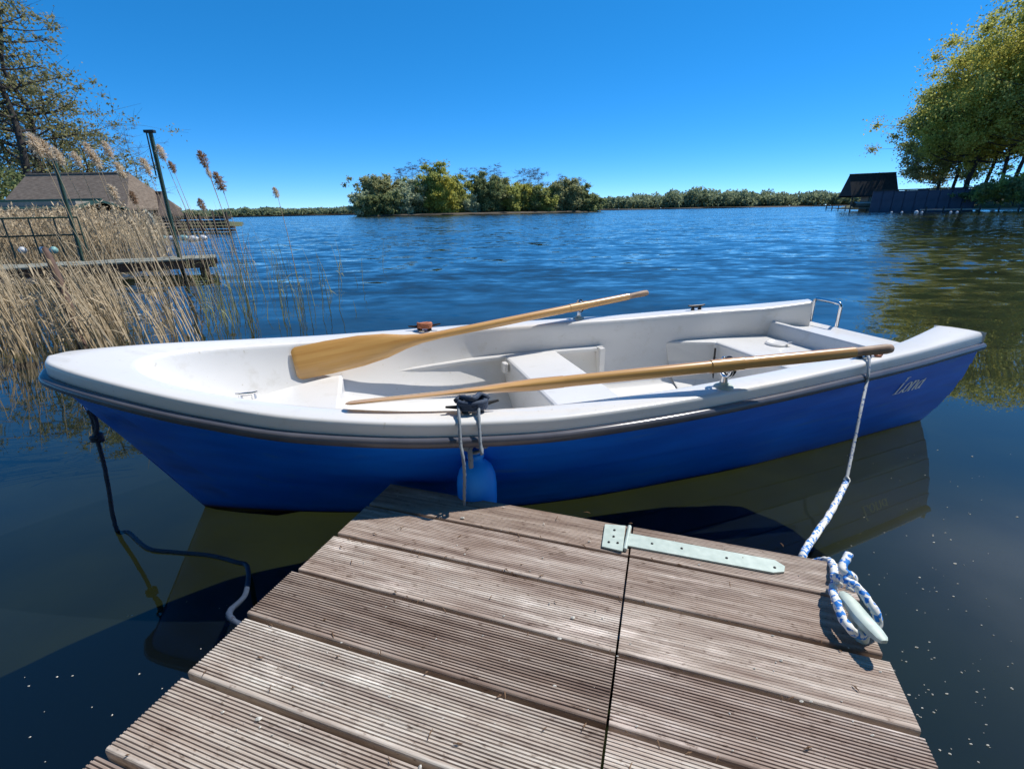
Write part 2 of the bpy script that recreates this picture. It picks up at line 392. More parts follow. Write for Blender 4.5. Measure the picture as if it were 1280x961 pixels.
land('unseen_bank', [(-30, -3.2), (-6, -3.0), (8, -3.4), (30, -3), (40, -40), (-40, -40)], .7, M['grass'], 6, 1.5)  # unseen bank carrying the trees added to shade the hull
for i, (x, y, h, r, kd, lab) in enumerate([(-13, -9, 13, 5, 'dark', 'unseen leafy tree added behind the camera to shade the boat, furthest left'), (-4.5, -8.5, 15, 5.5, 'mid', 'unseen leafy tree added behind the camera to shade the boat, left of the jetty'), (3.5, -9, 14, 5.5, 'dark', 'unseen leafy tree added behind the camera to shade the boat, right of the jetty'), (12, -10, 15, 5, 'mid', 'unseen leafy tree added behind the camera to shade the boat, furthest right'), (-9, -8, 16, 5, 'dark', 'unseen leafy tree added behind the camera to shade the boat, second from the left'), (-.5, -10, 17, 5, 'dark', 'tall unseen leafy tree added straight behind the jetty to shade the boat'), (8, -8.5, 16, 5, 'dark', 'unseen leafy tree added behind the camera to shade the boat, second from the right')]):
    SHADE_TREES.append((x, y, h, r, kd, lab))
land('far_shore', [(60, 600), (700, 520), (1500, 700), (1500, 1000), (-100, 900), (-900, 760), (-900, 560), (-420, 480), (-160, 560)], 1.2, M['soil'], 4, 25)

# ------------------------------------------------------------------ vegetation
def leaves_mesh(name, pts, size, m, parent, rng, aspect=.6, dirs=None, flat=None):
    """many small leaf-shaped quads round the given points"""
    n = len(pts)
    a = rng.normal(size=(n, 3)) if dirs is None else dirs+rng.normal(0, .35, (n, 3))
    a /= np.linalg.norm(a, axis=1)[:, None]
    b = rng.normal(size=(n, 3)); b -= a*np.sum(a*b, 1)[:, None]; b /= np.linalg.norm(b, axis=1)[:, None]
    s = size*rng.uniform(.6, 1.3, n)[:, None]
    V = np.empty((n, 4, 3)); V[:, 0] = pts-a*s*.5; V[:, 1] = pts+b*s*aspect*.5; V[:, 2] = pts+a*s*.5; V[:, 3] = pts-b*s*aspect*.5
    me = bpy.data.meshes.new(name)
    me.vertices.add(4*n); me.vertices.foreach_set('co', V.ravel())
    me.loops.add(4*n); me.loops.foreach_set('vertex_index', np.arange(4*n, dtype=np.int32))
    me.polygons.add(n); me.polygons.foreach_set('loop_start', np.arange(0, 4*n, 4, dtype=np.int32))
    me.update(calc_edges=True); me.materials.append(m)
    o = bpy.data.objects.new(name, me); C.objects.link(o)
    if parent is not None: o.parent = parent
    return o

def broadleaf(base, h, rad, crown0, leafm, barkm, nleaf, leaf, seed, label, cat='tree', group=None, lean=(0, 0), name='broadleaf_tree', limbs=12, trunk_r=None, density=1.0, squash=1.0, twigs=False, fill=.45, twn=5, twr=0):
    rng = np.random.default_rng(seed); rs = random.Random(seed)
    t = thing(name, label, cat, base, 0, group)
    tr = trunk_r or h*.016
    tp = [Vector((lean[0]*f*h+rs.gauss(0, .012*h)*(f > 0), lean[1]*f*h+rs.gauss(0, .012*h)*(f > 0), -.3+f*h*.92)) for f in (0, .15, .3, .45, .6, .75, .9, 1)]
    tp = smooth_path(tp, 3)
    b = MB(); b.tube(tp, [tr*(1.25 if i == 0 else 1)*(1-.9*i/(len(tp)-1)) for i in range(len(tp))], 7)
    tips = []
    for k in range(limbs):
        f = crown0+(.97-crown0)*(k+rs.random())/limbs
        p0 = tp[min(int(f*(len(tp)-1)), len(tp)-1)]
        az = k*2.4+rs.gauss(0, .4)
        g = (f-crown0)/(1-crown0)
        reach = rad*math.sqrt(max(.06, 1-(2*g-.75)**2/1.6))*rs.uniform(.75, 1.1)
        rise = rs.uniform(.05, .5)*reach*squash
        end = p0+Vector((math.cos(az)*reach, math.sin(az)*reach, rise))
        mid = (p0+end)/2+Vector((0, 0, -.05*reach+rs.gauss(0, .06)*reach))
        path = smooth_path([p0, mid, end], 4); r0 = tr*.42*(1-.6*g)
        b.tube(path, [r0*(1-.8*i/(len(path)-1)) for i in range(len(path))], 5)
        tips.append((end, .30*rad))
        for j in range(4):
            q = path[rs.randint(3, len(path)-1)]
            e = q+Vector((rs.gauss(0, 1), rs.gauss(0, 1), rs.gauss(.35, .5)))*reach*.32
            b.tube([q, (q+e)/2+Vector((0, 0, .03*reach)), e], [r0*.35, r0*.22, r0*.08], 4)
            tips.append((e, .22*rad))
            if twigs:
                for _ in range(twn):
                    e2 = e+Vector((rs.gauss(0, 1), rs.gauss(0, 1), rs.gauss(.5, .5)))*reach*.22
                    b.tube([e, e2], [max(twr, r0*.14), max(twr*.5, r0*.05)], 3, cap=False)
    b.build('trunk', barkm, t, smooth=True)
    if nleaf:
        k = rng.integers(0, len(tips), nleaf)
        cen = np.array([tuple(p) for p, _ in tips])[k]; rr = np.array([r for _, r in tips])[k]
        d = rng.normal(size=(nleaf, 3)); d /= np.linalg.norm(d, axis=1)[:, None]
        d *= np.minimum(np.abs(rng.normal(0, .62, nleaf)), 1.5)[:, None]*rr[:, None]*1.1; d[:, 2] *= .72
        pts = cen+d
        nf = int(nleaf*fill)
        if nf:                    # inner foliage between the limbs
            q = rng.normal(size=(nf, 3)); q /= np.linalg.norm(q, axis=1)[:, None]; q *= (rng.uniform(.25, 1, nf)**.5)[:, None]
            lumps = .78+.22*np.sin(q[:, 0]*5+seed)*np.sin(q[:, 1]*4.3+seed*2)*np.sin(q[:, 2]*6)
            hc_ = h*(1-crown0*.9)*(.5 if crown0 > .03 else .62); q *= np.array([rad*.85, rad*.85, hc_*.95])*lumps[:, None]; q[:, 2] += h-hc_*1.02
            f = np.clip(q[:, 2]/h, 0, 1); q[:, 0] += lean[0]*f*h; q[:, 1] += lean[1]*f*h
            pts = np.concatenate([pts, q])
        leaves_mesh('crown', pts, leaf, leafm, t, rng)
    return t

LM = {
 'yellow': leafmat('yellow_green_leaves', [(.34, .33, .07), (.54, .51, .11), (.68, .63, .18)], 0.55),
 'mid': leafmat('mid_green_leaves', [(.26, .28, .08), (.40, .42, .12), (.54, .55, .18)], 0.55),
 'dark': leafmat('dark_green_leaves', [(.16, .19, .09), (.25, .29, .125), (.35, .39, .18)], 0.5),
 'olive': leafmat('olive_leaves', [(.25, .26, .13), (.38, .39, .19), (.50, .50, .26)], 0.5),
 'pale': leafmat('pale_willow_leaves', [(.34, .38, .23), (.48, .53, .33), (.60, .64, .43)], 0.5),
 'larch': leafmat('larch_needles', [(.20, .20, .09), (.32, .31, .14), (.42, .38, .19)], 0.5),
 'far': leafmat('far_wood_leaves', [(.18, .225, .15), (.26, .31, .18), (.35, .39, .23)], 0.5, .02),
 'reed': leafmat('dry_reed', [(.34, .255, .155), (.54, .43, .28), (.66, .55, .39)], .25, .6),
 'plume': leafmat('reed_plume', [(.58, .46, .34), (.74, .63, .48), (.82, .74, .60)], .45, 2),
 'plume_dark': leafmat('brown_reed_plume', [(.30, .18, .10), (.42, .28, .18), (.52, .38, .26)], .4, 2),
}

# left shore: airy tall larches behind the boathouses
LT = 'airy trees behind the left boathouses'
def on_shore(px, Y, z=.5):
    p = dep(px, 240, Y); return (p.x, Y, z)
for i, (px, Y, h, r, c0, tr_, nl, lab) in enumerate([
    (64, 60, 29, 5.0, .14, .34, 6500, 'tall airy tree with a dark trunk, nearest the middle of the left-hand tree clump'),
    (42, 56, 30, 4.6, .16, .40, 5500, 'tallest airy tree with the thickest bent trunk above the long boathouse roof'),
    (20, 62, 21, 4.4, .25, .20, 4000, 'thin crooked airy tree at the far left edge of the tree clump'),
    (88, 64, 19, 6.4, .08, .20, 8000, 'shorter spreading airy tree on the right of the clump, above the roof ridge'),
    (118, 68, 12.5, 5.0, .08, .15, 6000, 'lowest airy tree, rightmost of the clump, with branches down to the roof'),
    (-22, 58, 27, 6.5, .2, .28, 7000, 'airy tree cut off by the left edge of the photo')]):
    broadleaf(on_shore(px, Y), h, r, c0, LM['larch'], M['bark'], int(nl*.75), .32, 11+i, lab, 'tree', LT, name='alder_tree', limbs=34, trunk_r=tr_*1.1, twigs=True, twn=4, twr=.016, fill=.10, squash=.8)
broadleaf(on_shore(176, 75), 14, 3.6, .25, None, M['twig'], 0, .3, 17, 'thin bare grey tree behind the green pole with the T-shaped cap', name='bare_tree', limbs=22, trunk_r=.11, twigs=True, twn=8, twr=.014)
broadleaf(on_shore(-5, 48), 5.5, 2.6, .1, LM['dark'], M['bark_mid'], 2000, .35, 18, 'low bush beside the green shed at the left edge', 'bush', name='bush')

# island in the middle of the lake: each tree its own thing
rs = random.Random(5)
IG = 'trees on the island'
def isl(px, back=0): # px along the island front
    f = (px-448)/295; y = 216+f*33+back; p = dep(px, 268, y); return (p.x, y, .5)
SPEC = [ # px, back, height, rad, kind, leaves, label
 (452, 3, 10, 3.6, 'pale', 'small pale willow at the left tip of the island'),
 (466, 8, 18, 5.0, 'olive', 'loose olive tree second from the left tip of the island'),
 (462, 1, 8, 3.8, 'dark', 'dark round bush at the waterline near the left tip of the island'),
 (480, 14, 19, 5.5, 'olive', 'brownish olive tree above the pale willow bush on the left of the island'),
 (486, 2, 9, 4.8, 'dark', 'dark low bush between the two pale willow bushes of the island'),
 (503, 3, 11, 5.2, 'pale', 'larger pale willow bush left of the tall green island tree'),
 (514, 10, 16, 5.5, 'pale', 'pale grey-green willow behind the large willow bush of the island'),
 (497, 12, 16, 5.0, 'olive', 'olive tree in the gap left of the bare island trees'),
 (528, 8, 16, 5.5, 'olive', 'dull olive tree touching the left of the tall green island tree'),
 (546, 4, 24, 6.2, 'mid', 'tallest fresh green tree of the island'),
 (556, 1, 17, 6.0, 'yellow', 'yellow-green tree in front of the tallest island tree'),
 (571, 6, 18, 5.6, 'mid', 'green tree at the right foot of the tallest island tree'),
 (588, 2, 8, 4.2, 'pale', 'small pale willow bush in the gap right of the tallest island tree'),
 (600, 10, 20, 4.6, 'dark', 'dark ivy-clad tree right of the gap in the island'),
 (612, 4, 17, 6.0, 'dark', 'broad dark green tree in the middle of the right half of the island'),
 (626, 8, 17, 5.6, 'olive', 'olive tree with grey twigs right of the broad dark island tree'),
 (642, 3, 13, 5.2, 'mid', 'low fresh green bush on the right half of the island'),
 (655, 8, 14, 5.4, 'yellow', 'yellow-green bush under the domed bare island tree'),
 (668, 5, 13, 5.0, 'dark', 'dark bush under the right side of the domed bare island tree'),
 (680, 3, 11, 4.8, 'mid', 'mid green bush between the domed bare tree and the right end of the island'),
 (694, 6, 15, 5.0, 'olive', 'olive tree third from the right tip of the island'),
 (712, 6, 17, 5.2, 'olive', 'tall olive tree second from the right tip of the island'),
 (728, 6, 13, 4.6, 'dark', 'dark bush at the right tip of the island'),
 (740, 8, 8, 4.2, 'dark', 'lowest dark bush trailing off the right tip of the island')]
for i, (px, bk, h, r, kd, lab) in enumerate(SPEC):
    broadleaf(isl(px, bk), h*.92, r*1.22, .0, LM[kd], M['bark_mid'], int(3600+150*h), .95, 100+i, lab, 'bush' if h < 14 else 'tree', IG, limbs=14, squash=1.1, fill=1.6)
for i, (px, bk, h, r, lab) in enumerate([(478, 20, 20, 3.5, 'bare grey tree poking up at the left of the island'), (505, 18, 24, 3.8, 'bare tree with a dark ivy column left of the tallest island tree'),
    (520, 22, 27, 4.2, 'tall bare tree just left of the tallest island tree'), (536, 22, 29, 4.2, 'highest bare twigs behind the tallest island tree'), (585, 20, 24, 5.0, 'bare tree above the gap in the island'),
    (606, 20, 25, 4.6, 'bare tree above the ivy-clad dark island tree'), (622, 20, 26, 4.6, 'bare tree above the olive island tree'), (655, 18, 24, 5.5, 'left half of the domed bare trees of the island'),
    (672, 20, 24, 5.5, 'domed bare tree standing highest over the right half of the island'), (706, 18, 20, 4.6, 'bare tree among the olive trees at the right of the island'), (722, 18, 19, 4.4, 'bare tree nearest the right tip of the island')]):
    broadleaf(isl(px, bk), h*.92, r, .3, None, M['twig'], 0, .3, 150+i, lab, 'tree', 'bare trees on the island', name='bare_tree', limbs=26, trunk_r=.2, twigs=True, twn=15, twr=.032)

# far shore woods: one mass
rng = np.random.default_rng(9)
P = []
def wood(x0, x1, Y, h0, n):
    for _ in range(n):
        px = rng.uniform(x0, x1); p = dep(px, 262, Y+rng.uniform(0, 70)); hh = h0*rng.uniform(.72, 1.08)*(1+.10*math.sin(px*.045)+.07*math.sin(px*.13+1)); r = rng.uniform(6, 10)
        q = rng.normal(size=(130, 3)); q /= np.linalg.norm(q, axis=1)[:, None]; q *= (rng.uniform(.3, 1, 130)**.4)[:, None]
        q[:, 2] = (q[:, 2]*.5+.5)*hh; q[:, :2] *= r; P.append(q+np.array([p.x, p.y, 1.0]))
wood(735, 1180, 640, 15.5, 430); wood(790, 960, 640, 22, 90); wood(150, 470, 640, 9, 300); wood(1150, 1700, 620, 19, 200); wood(-500, 160, 640, 12, 220)
o = leaves_mesh('far_wood', np.concatenate(P), 3.6, LM['far'], None, rng); stuff(o, 'low dark green wood along the far shore of the lake', 'wood')

# right bank: a row of big trees
RG = 'big trees on the right bank'
for i, (px, Y, h, r, c0, kd, lab) in enumerate([
    (1172, 93, 17.0, 6.0, .20, 'olive', 'leftmost thin-trunked tree on the right bank, its low twigs reaching over the dark boathouse'),
    (1190, 90, 19.8, 8.0, .27, 'mid', 'mid green tree second from the left on the right bank'),
    (1209, 84, 22, 8.6, .28, 'yellow', 'thickest-trunked tree of the right bank with a yellow-green crown'),
    (1231, 87, 24, 8.6, .29, 'mid', 'tree with paired trunks right of the thickest trunk on the right bank'),
    (1250, 81, 24.5, 9.0, .30, 'yellow', 'tall yellow-green tree third from the right edge of the photo'),
    (1268, 76, 25.5, 9.0, .30, 'yellow', 'tall tree next to the right edge of the photo, yellow on top'),
    (1290, 72, 28, 9.5, .26, 'mid', 'tree whose trunk stands just outside the right edge'),
    (1340, 70, 30, 9.0, .26, 'yellow', 'tree further right beyond the edge of the photo')]):
    p = dep(px, 235, Y)
    broadleaf((p.x, Y, 1.6), h, r, c0, LM[kd], M['bark'], 32000 if i < 6 else 12000, .38, 200+i, lab, 'tree', RG, limbs=30, trunk_r=.42 if i == 2 else .3, fill=.18)
for i, (px, Y, h, r, kd, lab) in enumerate([(1222, 74, 2.6, 2.2, 'dark', 'dark shrub at the end of the quay wall'), (1243, 70, 2.8, 2.6, 'mid', 'green shrub in the middle of the right bank shrubs'),
    (1266, 68, 3.2, 3.0, 'dark', 'dark shrub nearest the right edge on the bank'), (1282, 72, 4.2, 3.0, 'yellow', 'sunlit shrub behind the right bank shrubs')]):
    p = dep(px, 255, Y); broadleaf((p.x, Y, .9), h, r, .05, LM[kd], M['bark'], 1800, .4, 230+i, lab, 'shrub', 'shrubs on the right bank', name='shrub', limbs=10, trunk_r=.06)

for i, (x, y, h, r, kd, lab) in enumerate(SHADE_TREES): broadleaf((x, y, .5), h, r, .08, LM[kd], M['bark'], 9000, .5, 260+i, lab, 'tree', 'unseen trees added to shade the boat', limbs=18, fill=.6)

# reeds
def stems(name, bases, hts, leanv, rad, m, seed, leafy=.5, plume=0):
    rng = np.random.default_rng(seed); b = MB(); rs = random.Random(seed)
    for (x, y), h in zip(bases, hts):
        l = Vector((leanv[0]+rs.gauss(0, .10), leanv[1]+rs.gauss(0, .10), 0)); p0 = Vector((x, y, -.06))
        p1 = p0+Vector((l.x*h*.45, l.y*h*.45, h*.55)); p2 = p0+Vector((l.x*h*1.1, l.y*h*1.1, h))
        a = rs.uniform(0, 3.14); n = len(b.v)
        for p, r in ((p0, rad), (p1, rad*.85), (p2, rad*.3)):
            for k in range(3): b.v.append((p.x+r*math.cos(a+k*2.09), p.y+r*math.sin(a+k*2.09), p.z))
        for s in range(2):
            for k in range(3): b.f.append((n+s*3+k, n+s*3+(k+1) % 3, n+s*3+3+(k+1) % 3, n+s*3+3+k))
        if rs.random() < leafy:
            for _ in range(rs.randint(1, 3)):
                f = rs.uniform(.3, .95); q = p0.lerp(p2, f); d = Vector((rs.gauss(0, 1), rs.gauss(0, 1), rs.uniform(-.3, .8))); d.normalize(); L = rs.uniform(.12, .34)
                sd = d.cross(Vector((0, 0, 1))); sd.normalize(); sd *= rad*1.1
                e = q+d*L+Vector((0, 0, -.25*L)); mm = q+d*L*.5
                b.quad(q, mm-sd, e, mm+sd)
        if plume and rs.random() < plume:
            for _ in range(9):
                d = Vector((rs.gauss(-.5, .6), rs.gauss(0, .5), rs.gauss(.1, .6))); d.normalize(); q = p2-Vector((0, 0, rs.uniform(0, .2)))
                e = q+d*.12; sd = d.cross(Vector((.3, .2, 1))); sd.normalize(); b.quad(q, (q+e)/2-sd*.02, e, (q+e)/2+sd*.02)
    o = b.build(name, m); return o
rs = random.Random(21)
def scatter(n, xr, yr, dens=lambda x, y: 1):
    out = []
    while len(out) < n:
        x = rs.uniform(*xr); y = rs.uniform(*yr)
        if rs.random() < dens(x, y):
            p = at(x, y); out.append((p.x, p.y))
    return out
ba = scatter(780, (-120, 255), (362, 446), lambda x, y: (.25+.75*(math.sin(x*.055+1.0) > -.3))*(1 if x < 215 else .3))
stuff(stems('front_reeds', ba, [rs.uniform(.28, .80)*(1.5 if rs.random() < .08 else 1) for _ in ba], (-.22, .02), .0062, LM['reed'], 31, .5), 'dry straw-coloured reeds standing in the water left of the bow', 'reeds')
ba = scatter(4600, (-260, 215), (300, 333), lambda x, y: 1 if x < 150 else .45)
stuff(stems('reed_bed', ba, [rs.uniform(.7, 1.55) for _ in ba], (-.16, .0), .008, LM['reed'], 32, .8, .55), 'dense pale reed bed behind the left jetty', 'reeds')
ba = scatter(140, (250, 500), (330, 412), lambda x, y: max(.05, 1-(x-250)/230))
stuff(stems('sparse_reeds', ba, [rs.uniform(.15, .75)*(1.4 if rs.random() < .2 else 1) for _ in ba], (-.05, .0), .0045, LM['olive'], 33, .25), 'scattered thin dark reed stalks in open water behind the boat', 'reeds')
ba = scatter(120, (205, 330), (300, 352), lambda x, y: max(.1, 1-(x-205)/140))
stuff(stems('edge_reeds', ba, [rs.uniform(.5, 1.7) for _ in ba], (-.08, .0), .0055, LM['reed'], 34, .5), 'thin reeds at the end of the left jetty', 'reeds')

def plumed_reed(px, py, Y, sz, lab, dark=False, seed=0):
    sz *= 1.05; top = dep(px, py, Y); rs = random.Random(seed); rng = np.random.default_rng(seed)
    lx = -rs.uniform(.06, .14)*top.z
    t = thing('plumed_reed', lab, 'reed', (top.x-lx, Y, 0), 0, 'tall reeds with plumes')
    tp = Vector((lx, 0, top.z-sz*.4))
    b = MB(); pth = smooth_path([(0, 0, -.1), (lx*.3, 0, tp.z*.5), tp], 5); b.tube(pth, [.007-.004*i/(len(pth)-1) for i in range(len(pth))], 5)
    b.build('stem', LM['reed'], t)
    n = 420; s = rng.uniform(0, 1, n)
    core = np.array(tp)+np.stack([-.25*sz*s+0*s, 0*s, sz*(s-.15)], 1)
    wd = sz*.40*np.sin(np.pi*(.15+.8*s))
    d = rng.normal(size=(n, 3)); d[:, 2] += .3; d /= np.linalg.norm(d, axis=1)[:, None]
    leaves_mesh('plume', core+d*wd[:, None]*rng.uniform(.2, 1, n)[:, None], sz*.26, LM['plume_dark' if dark else 'plume'], t, rng, .22, d)
for i, (px, py, Y, sz, lab, dk) in enumerate([
    (46, 180, 7.5, .26, 'leftmost pale plume reed, beside the top of the capless green pole', 0), (60, 186, 7.6, .22, 'pale plume reed drooping against the capless green pole', 0),
    (74, 194, 7.8, .20, 'pale plume reed just right of the capless green pole', 0), (97, 198, 8, .18, 'small pale plume reed in front of the roof, left of two close plumes', 0),
    (113, 188, 8, .20, 'upper pale plume reed of the cluster in front of the lowest larch', 0), (122, 200, 8, .18, 'lower pale plume reed of the cluster in front of the lowest larch', 0),
    (136, 186, 8.2, .2, 'pale plume reed on the right edge of the larch clump', 0), (152, 212, 8.2, .2, 'pale plume reed in front of the roof ridge end', 0),
    (143, 240, 8.0, .2, 'pale plume reed in the middle of the brown roof', 0), (168, 246, 8.0, .16, 'brown plume reed low on the brown roof', 1),
    (184, 207, 8.2, .2, 'pale plume reed just left of the T-capped pole', 0), (203, 190, 8.0, .18, 'plume reed touching the T-capped pole on its right', 0),
    (216, 208, 8.0, .14, 'small brown plume reed right of the T-capped pole', 1), (255, 198, 7.0, .17, 'single dark brown plume reed standing high against the sky', 1),
    (276, 226, 7.2, .20, 'brown plume reed leaning right below the highest brown plume', 1), (262, 216, 7.2, .10, 'tiny pale plume reed between the two brown plumes', 0),
    (346, 240, 8.0, .13, 'lone faint plume reed farthest out over the lake', 0), (253, 255, 8.4, .16, 'brown plume reed low beside the log pier', 1)]):
    plumed_reed(px, py, Y, sz, lab, dk, 300+i)

# ------------------------------------------------------------------ left jetty, poles, rails
A = at(268, 322, .32); B0 = at(0, 336, .32); d = (B0-A); d.z = 0; LJ = d.length*2.2; d.normalize()
nrm = Vector((d.y, -d.x, 0)); nrm = nrm if nrm.y > 0 else -nrm
jt = thing('side_jetty', 'old narrow wooden jetty among the reeds on the left', 'jetty', (A.x, A.y, 0), math.atan2(d.y, d.x))
side = 1 if (Matrix.Rotation(math.atan2(d.y, d.x), 3, 'Z') @ Vector((0, 1, 0))).dot(nrm) > 0 else -1
pl = MB(); pl.box((0, 0, 0), (.115, 1.0, .03)); first = None; rs = random.Random(3)
M['pale_deck'] = simple('pale_green_boards', (.30, .30, .25), (.18, .19, .15), .85, 9, bump=.3)
k = 0; x = .06
while x < LJ and k < 140:
    if first is None: o = first = pl.build('plank', M['pale_deck'], jt)
    else: o = first.copy(); C.objects.link(o); o.parent = jt
    o.location = (x, side*.5, .305+rs.gauss(0, .004)); o.rotation_euler = (0, 0, rs.gauss(0, .012)); x += .128; k += 1
for yy in (.06, .94):
    b = MB(); b.box((LJ/2, side*yy, .21), (LJ, .07, .155)); b.build('beam', M['brownwood'], jt)
x = .25; pile = None
while x < LJ:
    for yy in (.12, .88):
        if pile is None:
            b = MB(); b.tube([(0, 0, -.8), (0, 0, .19)], .06, 9); o = pile = b.build('pile', M['brownwood'], jt, smooth=True, auto=50)
        else: o = pile.copy(); C.objects.link(o); o.parent = jt
        o.location = (x, side*yy, 0)
    x += 1.7

def pole(px0, py0, px1, py1, z0, lab, cap):
    b0 = at(px1, py1, z0); tp = dep(px0, py0, b0.y)
    t = thing('mooring_pole', lab, 'pole', (b0.x, b0.y, 0))
    b = MB(); b.tube([(0, 0, -.6), (tp.x-b0.x, 0, tp.z)], .038, 10); b.build('post', M['green'], t, smooth=True, auto=50)
    if cap:
        b = MB(); b.box((tp.x-b0.x-.01, 0, tp.z+.02), (.19, .09, .05)); b.build('cap', M['dark'], t, bevel=.008)
        b = MB(); b.tube([(tp.x-b0.x-.11, .02, tp.z-.75), (tp.x-b0.x-.09, .02, tp.z)], .012, 6); b.build('cable', M['dark'], t)
    else:
        b = MB(); b.tube([(tp.x-b0.x, 0, tp.z), (tp.x-b0.x-.002, 0, tp.z+.03)], .044, 10); b.build('cap', M['green'], t)
pole(66, 195, 100, 320, .32, 'green steel pole without a cap, rising from the left jetty', 0)
pole(188, 166, 223, 322, .32, 'dark green steel pole with a T-shaped cap at the end of the left jetty', 1)
rl = thing('handrail', 'low green pipe handrail along the left jetty', 'railing', (0, 0, 0))
p0 = at(98, 322, .32); ps = []
for q in range(6):
    c = p0+d*(q*.42)+nrm*.9; ps.append(c)
    b = MB(); b.tube([c, c+Vector((0, 0, .82))], .016, 7); b.build('rail_post', M['green'], rl)
for z in (.45, .82):
    b = MB(); b.tube([ps[0]+Vector((0, 0, z)), ps[-1]+d*3+Vector((0, 0, z))], .018, 7); b.build('rail', M['green'], rl)
b = MB(); q0 = at(104, 436); q1 = dep(56, 311, q0.y+.7); b.tube(smooth_path([q0-Vector((0, 0, .4)), (q0+q1)/2+Vector((.02, 0, .01)), q1], 4), [.035]*4+[.032]*4+[.022], 9)
tag(b.build('leaning_post', M['brownwood'], smooth=True, auto=50), 'brown wooden post leaning left in the front reeds', 'post')

# white and turquoise floats
M['white_plastic'] = simple('white_plastic', (.75, .76, .75), (.6, .62, .62), .4, 8)
M['turq'] = simple('turquoise_plastic', (.32, .58, .56), (.22, .45, .45), .4, 8)
def buoy(p, r, m, lab, group, cat='buoy', rot=0, L=None):
    t = thing('buoy', lab, cat, p, rot, group)
    L = L or r*.6
    prof = [(0.001, -r), (.6*r, -.85*r), (r, -.3*r), (r, .3*r), (.6*r, .85*r), (.2*r, r), (.001, r)]
    if L > r: mt = Matrix.Rotation(math.pi/2, 4, 'Y') @ Matrix.Diagonal((1, 1, L/r, 1))
    else: mt = Matrix.Identity(4)
    b = MB(); b.lathe(prof, 12, mt); b.build('float', m, t, smooth=True)
    b = MB(); e = mt @ Vector((0, 0, r*.98)); b.tube([e, e+(mt @ Vector((0, 0, r))).normalized()*r*.35], r*.18, 6); b.build('eye', M['dark'], t)
for i, (px, lab) in enumerate([(20, 'leftmost white buoy hanging on the left jetty rail'), (46, 'white buoy between its two neighbours on the left jetty'), (60, 'turquoise-tinted buoy on the jetty beside the capless pole')]):
    p = at(px, 318, .34)+nrm*.5; p.z = .32+.085; buoy(p, .085, M['turq'] if i == 2 else M['white_plastic'], lab, 'buoys on the left jetty')
labs = ['leftmost white float of the line beyond the jetty', 'turquoise float second in the line beyond the jetty', 'long turquoise float third in the line beyond the jetty', 'pale float in the middle of the line, by the T-capped pole', 'turquoise float right of the T-capped pole', 'white float next to last in the line beyond the jetty', 'white float at the right end of the line beyond the jetty']
for i, px in enumerate([180, 193, 204, 216, 230, 242, 254]):
    p = at(px, 300+(i % 2), 0); p.z = .08; buoy(p, .16, M['turq'] if i in (1, 2, 4) else M['white_plastic'], labs[i], 'floats in line beyond the left jetty', 'float', rs.uniform(-.4, .4), .26)
labs = ['long white float among the front reeds, leftmost of four', 'second white float from the left in the front reeds', 'third white float from the left in the front reeds', 'short white float, rightmost among the front reeds']
for i, (px, py) in enumerate([(173, 395), (196, 393), (205, 391), (214, 389)]):
    p = at(px, py, 0); p.z = .008; buoy(p, .016, M['white_plastic'], labs[i], 'white floats among the front reeds', 'float', rs.uniform(-.5, .5), .045 if i == 0 else .03)
labs = ['leftmost white buoy off the right quay', 'second white buoy off the right quay', 'brightest white buoy off the right quay', 'white buoy just right of the brightest one off the quay', 'white buoy left of the last one off the right bank', 'last white buoy off the right bank']
for i, px in enumerate([1114, 1127, 1145, 1152, 1188, 1196]):
    p = at(px, 267, 0); p.z = .12; buoy(p, .12 if i != 2 else .2, M['white_plastic'], labs[i], 'white buoys off the right quay')

